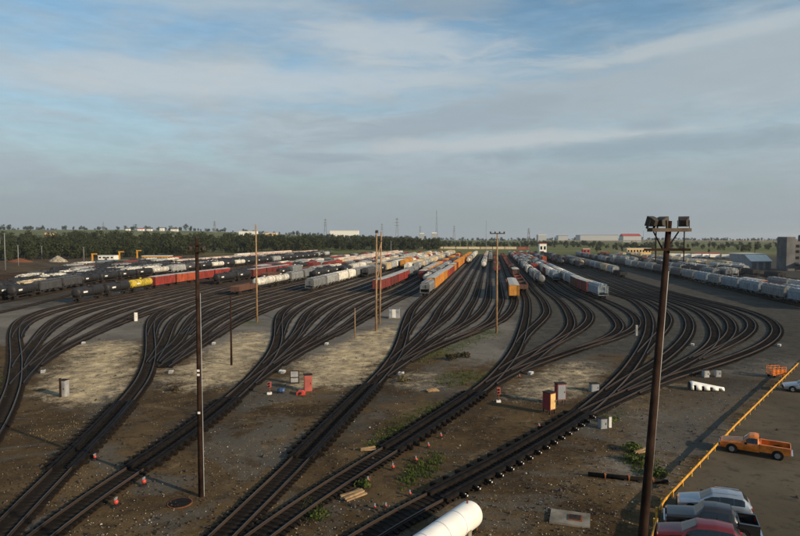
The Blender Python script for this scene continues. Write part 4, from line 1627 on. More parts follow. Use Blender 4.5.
def lamp(px, py, label, s_=1.0):
    P = empty('switch_lamp', un(px, py))
    tag(P, label, 'switch lamp', 'red switch lamps along the tracks')
    MB().box(-0.22 * s_, 0.22 * s_, -0.3 * s_, 0.3 * s_, -0.02, 0.12).build('base', M['steel'], P)
    MB().tube((0, 0, 0.1), (0, 0, 0.35 * s_), 0.05, n=6).build('post', M['steel'], P)
    b_ = MB()
    rings = []
    for k in range(7):
        a_ = -PI / 2 + PI * k / 6
        rr = max(0.02, 0.26 * s_ * math.cos(a_))
        rings.append([(rr * math.cos(2 * PI * i / 12), rr * math.sin(2 * PI * i / 12), 0.55 * s_ + 0.26 * s_ * math.sin(a_)) for i in range(12)])
    b_.loft(rings)
    b_.build('target', M['red'], P, True)
    MB().box(-0.05, 0.05, -0.16, 0.16, 0.8 * s_, 1.0 * s_).build('flag', M['galv'], P)


for px, py, lab, s_ in [(144, 486, 'round red switch lamp beside the third lead, right of its twin', 1.0), (116, 507, 'round red switch lamp nearest the lower left corner', 1.0), (95, 460, 'small red switch lamp between the second and third leads', 0.8),
                        (416, 462, 'red switch lamp on green weeds left of the bottom retarder', 0.7), (428.5, 448, 'red switch lamp, middle of three below the fifth lead', 0.7), (441, 438, 'red switch lamp, rightmost of three below the fifth lead', 0.7),
                        (539, 429, 'red switch lamp above the retarder with white caps', 0.8), (393, 470, 'red and white switch lamp at the edge of the pale gravel', 0.8), (368, 484, 'orange red switch lamp above the timber pile', 0.8),
                        (410, 496, 'small red switch lamp left of the white tank', 0.6), (519.5, 378, 'small red switch lamp at the foot of the fifth fan', 0.7), (375, 509, 'low red switch lamp left of two below the timber pile', 0.5), (386, 508, 'low red switch lamp right of two below the timber pile', 0.5)]:
    lamp(px, py, lab, s_ * 0.68)

# timber pile and loose planks
def planks(px, py, n, L, label, rz, spread=0.35, name='timber_pile'):
    P = empty(name, un(px, py), rz)
    tag(P, label, 'timber')
    for k in range(n):
        Mx = Matrix.Translation((random.uniform(-0.1, 0.1), (k - n / 2) * spread * 0.55, 0.09 + 0.12 * (k % 2))) @ Matrix.Rotation(random.uniform(-0.2, 0.2), 4, 'Z')
        MB().box(-L / 2, L / 2, -0.10, 0.10, -0.06, 0.06, Mx).build('plank', M['plank'], P)


planks(352, 496, 5, 1.9, 'pile of pale timbers on gravel below the fifth lead', R(40))
planks(641, 452, 2, 2.1, 'two pale planks lying beside green weeds', R(28))
planks(432, 391, 4, 1.5, 'heap of pale boards left of the fifth lead', R(20))
planks(367, 450, 2, 1.4, 'two grey boards lying between the fourth and fifth leads', R(15))

# white heap: curved white cover with a scalloped lower edge
b = un(706, 390)
P = empty('curved_cover', b, R(-12))
tag(P, 'curved white cover with holes lying on the gravel left of the lot', 'cover')
mb = MB()
n = 13
rings = []
for k in range(n):
    u = k / (n - 1)
    x = -1.9 + 3.6 * u
    r_ = 0.95 * (1 - 0.62 * u) * (1 if k else 0.9)
    zc0 = 0.12 - 0.05 * u
    rings.append([(x + 0.35 * u * u, r_ * math.cos(PI * i / 9) * 0.9, zc0 + r_ * 1.05 * math.sin(PI * i / 9)) for i in range(10)])
vs = [p for r in rings for p in r]
fs = []
for k in range(n - 1):
    for i in range(9):
        if i >= 7 and k % 3 == 1 or i == 7 and k in (2, 5, 8) and False:
            continue
        fs.append((k * 10 + i, k * 10 + i + 1, (k + 1) * 10 + i + 1, (k + 1) * 10 + i))
mb.add(vs, fs)
o = mb.build('shell', M['white'], P, True)
sm = o.modifiers.new('thickness', 'SOLIDIFY')
sm.thickness = 0.07
mb = MB()
mb.loft([[(-1.96, 0.80 * math.cos(PI * i / 9), 0.10 + 0.86 * math.sin(PI * i / 9)) for i in range(10)], [(-1.90, 0.80 * math.cos(PI * i / 9), 0.10 + 0.86 * math.sin(PI * i / 9)) for i in range(10)]])
mb.build('end_plate', M['scrap'], P)
for x in (-1.0, 0.0):
    MB().box(x - 0.2, x + 0.2, -0.45, 0.45, 0.0, 0.45).build('inner_block', M['rust'], P)

# orange mesh cart at the top of the guard rail
b = un(776, 377)
P = empty('orange_cart', b, R(8))
tag(P, 'orange wire sided cart by the top end of the yellow rail', 'cart')
for z in (0.55, 0.85, 1.15, 1.45):
    for y in (-0.6, 0.6):
        MB().box(-0.95, 0.95, y - 0.025, y + 0.025, z - 0.035, z + 0.035).build('side_bar', M['orange'], P)
    for x in (-0.95, 0.95):
        MB().box(x - 0.025, x + 0.025, -0.6, 0.6, z - 0.035, z + 0.035).build('end_bar', M['orange'], P)
for x in (-0.95, -0.3, 0.3, 0.95):
    for y in (-0.63, 0.63):
        MB().box(x - 0.04, x + 0.04, y - 0.03, y + 0.03, 0.3, 1.5).build('upright', M['orange'], P)
MB().box(-0.98, 0.98, -0.6, 0.6, 0.36, 0.44).build('floor', M['orange'], P)
MB().box(-0.98, 0.98, -0.52, -0.48, 0.46, 1.1).build('panel', M['orange'], P)
for x in (-0.7, 0.7):
    for y in (-0.5, 0.5):
        MB().tube((x, y - 0.06, 0.18), (x, y + 0.06, 0.18), 0.18, n=12).build('wheel', M['black'], P)

# dark long pipe beside the weeds
a, b = un(588, 476), un(668, 484)
o = empty('long_pipe', a)
tag(o, 'long dark pipe lying across the ground left of the yellow rail', 'pipe')
d = b - a
shade(MB().tube((0, 0, 0.16), (d.x, d.y, 0.16), 0.18, n=10).build('pipe', M['retarder'], o))
for f_ in (0.2, 0.5, 0.8):
    MB().tube((d.x * f_, d.y * f_, 0.16), (d.x * f_ + 0.16, d.y * f_ + 0.02, 0.16), 0.23, n=10).build('coupling', M['rust'], o)

# oil stain lid and concrete pad with hatch
P = empty('pit_cover', un(180, 503))
tag(P, 'dark round steel pit cover on soil beside the left pole', 'pit cover')
mb = MB()
mb.tube((0, 0, 0.015), (0, 0, 0.05), 0.80, 0.78, n=24)
mb.build('lid', M['retarder'], P)
mb = MB()
mb.tube((0, 0, -0.02), (0, 0, 0.030), 0.88, 0.88, n=24)
mb.build('ring', M['rust'], P)
P = empty('concrete_pad', un(570, 519), R(-18))
tag(P, 'pale concrete pad with a steel hatch near the bottom right of the white tank', 'pad')
MB().box(-1.3, 1.3, -1.0, 1.0, -0.1, 0.12).build('slab', M['concrete'], P)
MB().box(-0.1, 0.8, -0.45, 0.45, 0.12, 0.17).build('hatch', M['rust'], P)
MB().box(0.0, 0.7, -0.35, 0.35, 0.17, 0.20).build('grate', M['steel'], P)

# white pressure tank at the bottom edge
e0 = un(470, 530)
e1 = un(404, 580)
d = (e1 - e0)
ang = math.atan2(-d.y, -d.x)
P = empty('pressure_tank', ((e0.x + e1.x) / 2, (e0.y + e1.y) / 2, 0), ang)
tag(P, 'large white horizontal pressure tank at the bottom edge of the picture', 'tank')
hl = d.length / 2
r = 0.86
zc0 = 1.05
prof = []
for k in range(7):
    a_ = PI / 2 * k / 6
    prof.append((-hl - 0.62 * math.cos(a_) , max(0.03, math.sin(a_))))
for k in range(1, 6):
    prof.append((-hl + 2 * hl * k / 6, 1.0))
for k in range(7):
    a_ = PI / 2 * (1 - k / 6)
    prof.append((hl + 0.62 * math.cos(a_), max(0.03, math.sin(a_))))
rings = [[(x, r * q * math.cos(2 * PI * i / 32), zc0 + r * q * math.sin(2 * PI * i / 32)) for i in range(32)] for x, q in prof]
MB().loft(rings).build('shell', M['white'], P, True)
for x in (-hl * 0.6, hl * 0.6):
    MB().box(x - 0.2, x + 0.2, -0.85, 0.85, -0.05, 0.75).build('saddle', M['concrete'], P)
MB().tube((hl - 0.35, 0, zc0 + r - 0.05), (hl - 0.35, 0, zc0 + r + 0.22), 0.06, n=8).build('valve', M['rust'], P)
for y in (-0.35, 0.35):
    MB().tube((hl + 0.25, y, 0), (hl + 0.25, y, zc0 - 0.6), 0.06, n=8).build('drain_pipe', M['rust'], P)
for x in (-hl * 0.5, 0.0, hl * 0.5):
    shade(MB().tube((x - 0.02, 0, zc0), (x + 0.02, 0, zc0), r + 0.012, n=32).build('weld_seam', M['galv'], P))

# scattered red debris, blue drum
P = empty('drum', un(281, 393))
tag(P, 'blue drum lying on the soil left of the red cabinet', 'drum')
shade(MB().tube((-0.45, 0, 0.30), (0.45, 0.1, 0.30), 0.30, n=14).build('shell', M['blue'], P))
for x in (-0.2, 0.2):
    MB().tube((x - 0.02, 0.05, 0.3), (x + 0.02, 0.05, 0.3), 0.325, n=14).build('hoop', M['steel'], P)
P = empty('motor_housing', un(301, 394.5))
tag(P, 'low red motor housing at the foot of the red cabinet', 'motor')
MB().prism([(-0.5, 0), (0.5, 0), (0.5, 0.28), (0.2, 0.5), (-0.3, 0.5), (-0.5, 0.3)], 0.35).build('housing', M['red'], P)
MB().tube((0, -0.35, 0.25), (0, -0.5, 0.25), 0.16, n=10).build('shaft_cover', M['steel'], P)

# ------------------------------------------------------------------ parking lot and guard rail
lotp = [un(x, y) for x, y in [(648, 640), (654, 545), (662, 510), (690, 476), (735, 428), (800, 361), (860, 310), (1100, 330), (1500, 640)]]
mb = MB()
mb.add([(p.x, p.y, 0.075) for p in lotp], [tuple(range(len(lotp)))[::-1]])
o = mb.build('parking_lot', M['asphalt'])
me = o.data
if me.polygons[0].normal.z < 0:
    me.flip_normals()
tag(o, 'worn brown asphalt parking lot', None, None, 'structure')


def guardrail(pts, label, h=0.72):
    P0 = un(*pts[0])
    P = empty('guard_rail', P0)
    tag(P, label, 'guard rail', 'yellow guard rails')
    W = [un(x, y) for x, y in pts]
    for a, b in zip(W, W[1:]):
        d = (b - a)
        L = d.length
        nrm = Vector((d.y, -d.x, 0)).normalized()
        a_, b_ = a - P0, b - P0
        prof = [(-0.05, h - 0.11), (0.04, h - 0.06), (-0.02, h), (0.04, h + 0.06), (-0.05, h + 0.11)]
        mb = MB()
        mb.loft([[(p.x + nrm.x * q, p.y + nrm.y * q, z) for q, z in prof] for p in (a_, b_)], closed=True)
        mb.build('beam', M['yellow'], P)
        k = max(1, int(L / 2.4))
        for i in range(k + 1):
            c_ = a_.lerp(b_, (i + 0.02) / (k + 0.04)) + nrm * 0.16
            MB().box(-0.07, 0.07, -0.07, 0.07, -0.1, h + 0.04, Matrix.Translation(c_) @ Matrix.Rotation(math.atan2(d.y, d.x), 4, 'Z')).build('post', M['yellow'], P)
    return P


guardrail([(798, 368), (735, 432), (664, 510), (659, 519)], 'long yellow guard rail between the gravel and the parking lot')
guardrail([(657, 530), (650, 552), (640, 590)], 'short yellow guard rail piece below the end of the long one')

# ------------------------------------------------------------------ road vehicles
def lerp_tab(tab, x):
    tab = sorted(tab)
    if x <= tab[0][0]:
        return tab[0][1:]
    for a, b in zip(tab, tab[1:]):
        if x <= b[0]:
            f = (x - a[0]) / (b[0] - a[0])
            return tuple(p + (q - p) * f for p, q in zip(a[1:], b[1:]))
    return tab[-1][1:]


def wheel(P, x, y, r, w_=0.22):
    s_ = 1 if y > 0 else -1
    o = empty('wheel', (x, y, r))
    o.parent = P
    mb = MB()
    rr = [(-w_ / 2, r * .86), (-w_ / 2 + .03, r * .98), (0, r), (w_ / 2 - .03, r * .98), (w_ / 2, r * .86), (w_ / 2 - .01, r * .64)]
    rings = [[(q * math.cos(2 * PI * i / 20), a_ * s_, q * math.sin(2 * PI * i / 20)) for i in range(20)] for a_, q in rr]
    mb.loft(rings)
    mb.build('tyre', M['black'], o, True)
    mb = MB()
    mb.tube((0, s_ * (w_ / 2 - .06), 0), (0, s_ * (w_ / 2 - .005), 0), r * .62, r * .58, n=16)
    mb.build('rim', M['rim'], o)
    mb = MB()
    mb.tube((0, s_ * (w_ / 2 - .01), 0), (0, s_ * (w_ / 2 + .01), 0), r * .18, n=10)
    mb.build('hub', M['chrome'], o)
    return o


def body_loft(tab, xs_, name, m_, P, z0=0.30):
    rings = []
    for x in xs_:
        w_, belt, top_, wt = lerp_tab(tab, x)
        h = top_ - belt
        pts = [(-w_ * .90, z0), (-w_ * .985, z0 + .14), (-w_, (z0 + belt) / 2 + .05), (-w_ * .975, belt), (-wt - (w_ * .0), belt + h * .88), (-wt * .86, top_ - .005), (-wt * .45, top_ + .02)]
        ring = pts + [(-y, z) for y, z in reversed(pts)]
        rings.append([(x, y, z) for y, z in ring])
    mb = MB()
    mb.loft(rings)
    o = mb.build(name, m_, P, True)
    o.data.set_sharp_from_angle(angle=R(38))
    return o


def side_glass(tab, x0, x1, s_, P, lo=.10, hi=.80):
    mb = MB()
    up, dn = [], []
    for k in range(5):
        x = x0 + (x1 - x0) * k / 4
        w_, belt, top_, wt = lerp_tab(tab, x)
        zb, zt_ = belt, belt + (top_ - belt) * .88
        yb, yt = w_ * .975, wt
        for lst, f in ((dn, lo), (up, hi)):
            lst.append((x, s_ * (yb + (yt - yb) * f + .014), zb + (zt_ - zb) * f + 0.004))
    mb.loft([dn, up], closed=False)
    return mb.build('side_window', M['glass'], P)


def top_glass(tab, x0, x1, P, name, k0=.84, k1=.80):
    mb = MB()
    rings = []
    for k in range(4):
        x = x0 + (x1 - x0) * k / 3
        w_, belt, top_, wt = lerp_tab(tab, x)
        y = wt * (k0 + (k1 - k0) * k / 3)
        rings.append([(x, -y, top_ + .012), (x, -y * .5, top_ + .032), (x, y * .5, top_ + .032), (x, y, top_ + .012)])
    mb.loft(rings, closed=False)
    return mb.build(name, M['glass'], P, True)


def place_vehicle(name, front, rear, label, cat, z=0.075):
    f, r_ = un(*front), un(*rear)
    c_ = (f + r_) / 2
    P = empty(name, (c_.x, c_.y, z), math.atan2(f.y - r_.y, f.x - r_.x))
    tag(P, label, cat, 'vehicles in the lot')
    return P


def linspace(a, b, n):
    return [a + (b - a) * k / (n - 1) for k in range(n)]


def small_parts(P, xf, xr, w_, zl, zr, lamp_w=.24):
    for s_ in (-1, 1):
        y = s_ * (w_ * .70)
        MB().box(xf - .10, xf + .03, y - lamp_w / 2, y + lamp_w / 2, zl - .08, zl + .08).build('headlight', M['headlight'], P)
        y = s_ * (w_ * .80)
        MB().box(xr - .02, xr + .06, y - .07, y + .07, zr - .10, zr + .10).build('taillight', M['taillight'], P)
        MB().box(0.55, 0.75, s_ * (w_ + .13) - .09, s_ * (w_ + .13) + .09, zl + .28, zl + .42).build('mirror', M['black'], P)


def suv(P, paint, long=4.6, rack=False):
    tab = [(2.30, .66, .60, .66, .56), (2.18, .84, .72, .80, .70), (1.40, .90, .84, .98, .74), (0.92, .91, .94, 1.06, .76), (0.10, .92, .98, 1.58, .64), (-0.9, .92, 1.0, 1.66, .64), (-1.75, .91, 1.03, 1.60, .62), (-2.12, .88, 1.04, 1.26, .66), (-2.28, .82, .92, 1.02, .68), (-2.34, .74, .74, .80, .62)]
    k = long / 4.6
    tab = [(a * k, *r_) for a, *r_ in tab]
    xs_ = sorted(set(linspace(-2.34 * k, 2.30 * k, 40) + [a[0] for a in tab]))
    body_loft(tab, xs_, 'body', paint, P)
    for s_ in (-1, 1):
        for a, b in ((0.62, -0.335), (-0.355, -1.19), (-1.21, -1.86)):
            side_glass(tab, a * k, b * k, s_, P, .10, .80 if a > 0 else .84)
        MB().box(-1.35 * k, 1.3 * k, s_ * .93 - .015, s_ * .93 + .015, .34, .46).build('sill', M['black'], P)
        for hx in (-0.2, -1.05):
            MB().box(hx * k, (hx + .18) * k, s_ * .925 - .02, s_ * .925 + .02, .86, .90).build('handle', M['chrome'], P)
    top_glass(tab, 0.86 * k, 0.16 * k, P, 'windscreen')
    top_glass(tab, -1.80 * k, -2.10 * k, P, 'rear_window')
    small_parts(P, 2.2 * k, -2.30 * k, .92, .68, .92)
    MB().box(-2.42 * k, -2.20 * k, -.72, .72, .38, .58).build('bumper', M['black'], P)
    MB().box(2.24 * k, 2.36 * k, -.60, .60, .36, .56).build('bumper', M['black'], P)
    MB().box(-2.38 * k, -2.345 * k, -.26, .26, .68, .80).build('number_plate', M['white'], P)
    if rack:
        for y in (-.5, .5):
            MB().tube((-1.6 * k, y, 1.70), (-.1 * k, y, 1.68), .025, n=6).build('roof_rail', M['chrome'], P)
    for x in (1.42 * k, -1.40 * k):
        for y in (-.80, .80):
            s_ = 1 if y > 0 else -1
            MB().tube((x, s_ * .80, .37), (x, s_ * .912, .37), .42, n=20).build('wheel_arch', M['black'], P)
            wheel(P, x, y + s_ * .02, .35)


def pickup(P, paint, bedm, k=1.0, old=True):
    tab = [(2.66, .80, .70, .78, .70), (2.58, .90, .84, .92, .78), (1.55, .94, .95, 1.06, .80), (0.95, .95, 1.02, 1.13, .80), (0.42, .95, 1.04, 1.66, .68), (0.0, .95, 1.04, 1.72, .68), (-0.28, .95, 1.04, 1.68, .67), (-0.40, .95, 1.03, 1.15, .72)]
    if not old:
        tab = [(a if a > 0 else a * 3.0 - .3, *r_) for a, *r_ in tab]
    xr = tab[-1][0]
    xs_ = sorted(set(linspace(xr, 2.66, 34) + [a[0] for a in tab]))
    body_loft(tab, xs_, 'cab', paint, P, .38)
    for s_ in (-1, 1):
        if old:
            side_glass(tab, 0.62, -0.22, s_, P, .10, .82)
        else:
            side_glass(tab, 0.62, -0.25, s_, P, .10, .80)
            side_glass(tab, -0.32, -0.95, s_, P, .10, .80)
    top_glass(tab, 0.90, 0.47, P, 'windscreen')
    # rear window of the cab
    w_, belt, top_, wt = lerp_tab(tab, tab[-2][0])
    mb = MB()
    x_a, x_b = xr + .02, tab[-2][0] + .01
    mb.add([(x_a - .035, -.55, 1.2), (x_a - .035, .55, 1.2), (x_b - .035, .50, 1.58), (x_b - .035, -.50, 1.58)], [(0, 1, 2, 3)])
    mb.build('rear_window', M['glass'], P)
    xb = -2.62
    for s_ in (-1, 1):
        mb = MB()
        mb.box(xb, xr - .02, min(s_ * .80, s_ * .94), max(s_ * .80, s_ * .94), .50, 1.08)
        mb.box(xb, xr - .02, min(s_ * .76, s_ * .96), max(s_ * .76, s_ * .96), 1.08, 1.13)
        mb.build('bed_side', paint, P)
    MB().box(xb, xr - .02, -.80, .80, .50, .62).build('bed_floor', bedm, P)
    MB().box(xr - .10, xr - .03, -.80, .80, .62, 1.10).build('bed_front', paint, P)
    tg = MB().box(xb - .07, xb - .005, -.88, .88, .52, 1.10).build('tailgate', paint, P)
    MB().box(xb - .10, xb - .07, -.2, .2, .92, .98).build('handle', M['black'], tg)
    MB().box(xb - .22, xb - .09, -.92, .92, .42, .56).build('bumper', M['chrome'], P)
    MB().box(2.62, 2.78, -.92, .92, .42, .58).build('bumper', M['chrome'], P)
    MB().box(2.60, 2.69, -.45, .45, .62, .82).build('grille', M['black'], P)
    small_parts(P, 2.64, xb, .95, .74, .84)
    for x in (1.70, -1.72):
        for s_ in (-1, 1):
            MB().tube((x, s_ * .80, .40), (x, s_ * .952, .40), .45, n=20).build('wheel_arch', M['black'], P)
            wheel(P, x, s_ * .85, .38, .24)


P = place_vehicle('sport_utility_car', (683, 509), (744, 519), 'silver estate car parked nose to the yellow rail, above the black pickup', 'car')
suv(P, M['silver'], 4.5, True)
P = place_vehicle('pickup_truck', (671, 524.5), (751, 538), 'black pickup parked between the silver car and the red car', 'pickup')
pickup(P, M['carblack'], M['black'], old=False)
P = place_vehicle('sport_utility_car', (661, 541), (737, 555), 'dark red sport utility car parked at the bottom edge of the lot', 'car')
suv(P, M['carred'], 4.8)
P = place_vehicle('pickup_truck', (723, 449), (787, 459.5), 'old orange pickup with its open bed towards the right', 'pickup')
pickup(P, M['orange'], M['rust'])
P = place_vehicle('sedan_car', (777, 390), (834, 395), 'silver car cut off by the right edge beside the orange cart', 'car')
suv(P, M['silver'], 4.7)

# ------------------------------------------------------------------ trees
def crown_mesh(name, seed, h, rx, n, leaf, m_, conifer=False):
    rnd = random.Random(seed)
    mb = MB()
    clumps = [(0, 0, h * 0.50, rx, h * 0.44)]
    for k in range(6):
        a = rnd.uniform(0, 2 * PI)
        q = rnd.uniform(0.3, 0.75) * rx
        clumps.append((q * math.cos(a), q * math.sin(a), h * rnd.uniform(0.25, 0.86), rx * rnd.uniform(0.4, 0.66), h * rnd.uniform(0.14, 0.24)))
    for _ in range(n):
        cx, cy, cz, r_, rz_ = rnd.choice(clumps)
        v = Vector((rnd.gauss(0, 1), rnd.gauss(0, 1), rnd.gauss(0, 1)))
        v.normalize()
        q = rnd.uniform(0.55, 1.05)
        p = Vector((cx + v.x * r_ * q, cy + v.y * r_ * q, max(h * 0.12, cz + v.z * rz_ * q)))
        nrm = (v + Vector((rnd.gauss(0, .5), rnd.gauss(0, .5), rnd.gauss(0, .5)))).normalized()
        t1 = nrm.orthogonal().normalized()
        t1 = Matrix.Rotation(rnd.uniform(0, 6.28), 3, nrm) @ t1
        t2 = nrm.cross(t1)
        s_ = leaf * rnd.uniform(0.6, 1.3)
        mb.add([p + t1 * s_ * .6, p + t2 * s_ * .45 + t1 * s_ * .1, p - t1 * s_ * .6, p - t2 * s_ * .45 - t1 * s_ * .1], [(0, 1, 2, 3)])
    return mb


def trunk_mb(h, r_):
    mb = MB()
    mb.tube((0, 0, -0.5), (0.1, 0.05, h * 0.55), r_, r_ * .5, 7)
    for k in range(4):
        a = k * 1.7
        mb.tube((0.05, 0, h * (0.3 + .06 * k)), (math.cos(a) * h * .2, math.sin(a) * h * .2, h * (.55 + .06 * k)), r_ * .4, r_ * .15, 5)
    return mb


PROTO = []
for k in range(5):
    h = [13, 15, 11, 16, 12][k]
    mb = crown_mesh('crown', 40 + k, h, [4.6, 5.2, 4.4, 5.0, 5.4][k], 300, 1.35, M['leaf'])
    PROTO.append((h, mb, trunk_mb(h, 0.32)))


def hit(px, py, y0=300, y1=9000):
    """where the sight line through a picture point meets the land"""
    u = (px - 400) / FPX
    v = (268 - py) / FPX
    dy = math.cos(PITCH) + v * math.sin(PITCH)
    dz = -math.sin(PITCH) + v * math.cos(PITCH)
    k = y0 / dy
    while k * dy < y1:
        if CAM_H + k * dz <= ground_z(u * k, dy * k):
            return Vector((u * k, dy * k, ground_z(u * k, dy * k)))
        k *= 1.004
    return Vector((u * k, dy * k, ground_z(u * k, dy * k)))


def wood(name, spots, m_, label, s0=0.8, s1=1.25):
    """one mass of trees too far off to tell apart"""
    mb = MB()
    for x, y in spots:
        h, cm, tm = random.choice(PROTO)
        sc = random.uniform(s0, s1)
        z = ground_z(x, y)
        a = random.uniform(0, 6.28)
        ca_, sa_ = math.cos(a) * sc, math.sin(a) * sc
        mb.m = 0
        mb.add([(x + p[0] * ca_ - p[1] * sa_, y + p[0] * sa_ + p[1] * ca_, z + p[2] * sc) for p in cm.v], cm.f)
        mb.m = 1
        mb.add([(x + p[0] * ca_ - p[1] * sa_, y + p[0] * sa_ + p[1] * ca_, z + p[2] * sc) for p in tm.v], tm.f)
    o = mb.build(name, [m_, M['bark']])
    tag(o, label, 'woods', None, 'stuff')
    return o


rw = random.Random(5)
sp_ = []
for _ in range(1150):
    px = rw.uniform(-70, 440)
    y = 500 + max(0, px) / 400 * 280 + 360 * rw.random() ** 1.3
    sp_.append(((px - 400) / 600 * y, y))
wood('woodland', sp_, M['leaf'], 'dark green woods along the far left side of the yard', 0.55, 1.25)
sp_ = []
for _ in range(230):
    px = rw.uniform(395, 600)
    y = rw.uniform(1020, 1500)
    sp_.append(((px - 400) / 600 * y, y))
wood('woodland', sp_, M['leaf'], 'green scrub and trees behind the crossing pale train', 0.45, 0.9)
wood('woodland', [((px_ - 400) / 600 * y_, y_) for px_, y_ in [(rw.uniform(300, 400), rw.uniform(1300, 1440)) for _ in range(60)]], M['leaf'], 'row of trees in front of the white warehouse', 1.0, 1.4)
sp_ = []
for _ in range(260):
    px = rw.uniform(590, 900)
    y = rw.uniform(760, 1300)
    sp_.append(((px - 400) / 600 * y, y))
wood('woodland', sp_, M['leaf'], 'scattered trees in the dry fields at right', 0.4, 0.8)
sp_ = []
for _ in range(900):
    px = rw.uniform(-80, 880)
    y = rw.uniform(2300, 4200) if px > 250 else rw.uniform(2350, 2800)
    if px < 250 and rw.random() < 0.55:
        continue
    sp_.append(((px - 400) / 600 * y, y))
wood('woodland', sp_, M['leaf'], 'hazy line of distant trees on the horizon', 0.7, 1.3)

# single trees standing on the left ridge
tm_ = [(p[1].mesh('crown', M['leaf']), p[2].mesh('trunk', M['bark']), p[0]) for p in PROTO]
for k, (px, y, sc, lab) in enumerate([(3, 2200, 1.7, 'broad tree on the ridge at the left edge'), (10, 2240, 1.5, 'tree on the ridge, second from the left edge'), (43, 2300, 1.9, 'large round tree alone on the left ridge'), (66, 2350, 1.2, 'small tree on the ridge right of the large round one'),
                                      (74, 2350, 1.1, 'small tree on the ridge near the field edge'), (135, 2200, 1.8, 'dark tree on the ridge left of the white houses'), (171, 2250, 1.4, 'tree on the ridge right of the white houses'), (180, 2260, 1.6, 'tall tree on the ridge right of the houses'),
                                      (186, 2270, 1.9, 'dense tree at the right end of the house row'), (191, 2280, 1.6, 'last tree at the right end of the house row'), (375, 1700, 1.4, 'round tree on the skyline above the twin poles'), (290, 1900, 1.0, 'small tree on the skyline left of the white warehouse')]):
    cm, tm, h = tm_[k % 5]
    x = (px - 400) / 600 * y
    P = empty('tree', (x, y, ground_z(x, y)), k * 1.3)
    P.scale = (sc, sc, sc)
    tag(P, lab, 'tree', 'trees on the skyline')
    obj('crown', cm, P)
    obj('trunk', tm, P)

# ------------------------------------------------------------------ buildings
def building(px0, px1, pyb, pyt, depth, wall, roofm, label, d=None, cat='building', gable=False, nwin=0, rz=0.0, name='building', winm=None, z=None, door=True):
    if d is None:
        b = hit((px0 + px1) / 2, pyb)
    else:
        x = ((px0 + px1) / 2 - 400) / 600 * d
        b = Vector((x, d, ground_z(x, d)))
    w_ = (px1 - px0) / 600 * b.y
    h = max(2.5, CAM_H + (238 - pyt) / 600 * b.y - b.z)
    P = empty(name, b, rz)
    tag(P, label, cat, 'far buildings')
    MB().box(-w_ / 2, w_ / 2, 0, depth, -1, h).build('wall', wall, P)
    if gable:
        MB().prism([(-0.4, h), (depth / 2, h + depth * .22), (depth + .4, h)], w_ / 2 + .4, Matrix.Rotation(PI / 2, 4, 'Z')).build('roof', roofm, P)
    else:
        MB().box(-w_ / 2 - .3, w_ / 2 + .3, -.3, depth + .3, h, h + max(.4, h * .06)).build('roof', roofm, P)
    for k in range(nwin):
        x = -w_ / 2 + w_ * (k + .5) / nwin
        ww = w_ / nwin * .28
        MB().box(x - ww, x + ww, -.08, 0, h * .40, h * .75).build('window', winm or M['glass'], P)
    if door:
        MB().box(-w_ * .04 - .5, w_ * .04 + .5, -.09, 0, 0, min(h * .7, 3.0)).build('door', M['greyroof'], P)
    return P


for px0, px1, y, hpx, roofm, lab in [(126, 130, 2100, 1.3, 'greyroof', 'small white house on the left ridge beside a dark tree'), (138, 144, 2050, 1.6, 'redroof', 'tan roofed house on the left ridge, second of the row'), (147, 152, 2080, 1.4, 'greyroof', 'white house on the ridge, middle of the row'),
                                     (160, 164, 2120, 2.4, 'greyroof', 'taller white house on the ridge right of the middle one'), (171, 178, 2100, 1.7, 'greyroof', 'long white house on the ridge before the dense trees')]:
    x = ((px0 + px1) / 2 - 400) / 600 * y
    b = Vector((x, y, ground_z(x, y)))
    w_ = (px1 - px0) / 600 * y
    P = empty('house', b)
    tag(P, lab, 'house', 'houses on the ridge')
    h = hpx / 600 * y + 1.5
    MB().box(-w_ / 2, w_ / 2, 0, 9, -1, h).build('wall', M['white'], P)
    MB().prism([(-.5, h), (4.5, h + 3), (9.5, h)], w_ / 2 + .5, Matrix.Rotation(PI / 2, 4, 'Z')).build('roof', M[roofm], P)
    for k in range(2):
        MB().box(-w_ * .3 + k * w_ * .5, -w_ * .3 + k * w_ * .5 + 2, -.1, 0, 1.5, 3.2).build('window', M['glass'], P)

building(330, 358, 234, 231.2, 40, M['white'], M['whiteroof'], 'long white warehouse on the green ridge', d=1500, nwin=0, door=False)
building(239, 256, 232.5, 231.4, 30, M['white'], M['whiteroof'], 'pale low building on the skyline behind the tall tan pole', d=1800, nwin=0, door=False)
building(263, 276, 234, 233.2, 25, M['tanwall'], M['whiteroof'], 'tan low building on the slope right of the tall tan pole', d=1500, nwin=0, door=False)
building(164, 171, 239.5, 236, 10, M['tanwall'], M['greyroof'], 'tan house among the woods below the ridge', d=950, gable=True, nwin=0, door=False)
building(45, 53, 233.5, 232.6, 12, M['tanwall'], M['greyroof'], 'tan house among the treetops at the left', d=1000, gable=True, nwin=0, door=False)
building(420, 424, 236, 234, 12, M['galv'], M['whiteroof'], 'small white house on the slope left of the mast', d=1600, gable=True, nwin=0, door=False)
building(432, 436.5, 236, 233.5, 14, M['galv'], M['whiteroof'], 'white house at the foot of the tallest mast', d=1600, gable=True, nwin=0, door=False)
building(538, 546, 238, 235, 30, M['galv'], M['whiteroof'], 'white hall on the skyline right of the crossing train', d=2300, nwin=0, door=False)
building(558, 568, 238, 235.8, 30, M['galv'], M['greyroof'], 'low white building left of the long dark roofed hall', d=2300, nwin=0, door=False)
building(580, 618, 238, 235.3, 60, M['galv'], M['greyroof'], 'very long white hall with a dark roof on the skyline', d=2300, nwin=0, door=False)
building(623, 641, 238.5, 236.2, 40, M['galv'], M['redroof'], 'white hall with a red roof on the skyline', d=2100, gable=True, nwin=0, door=False)
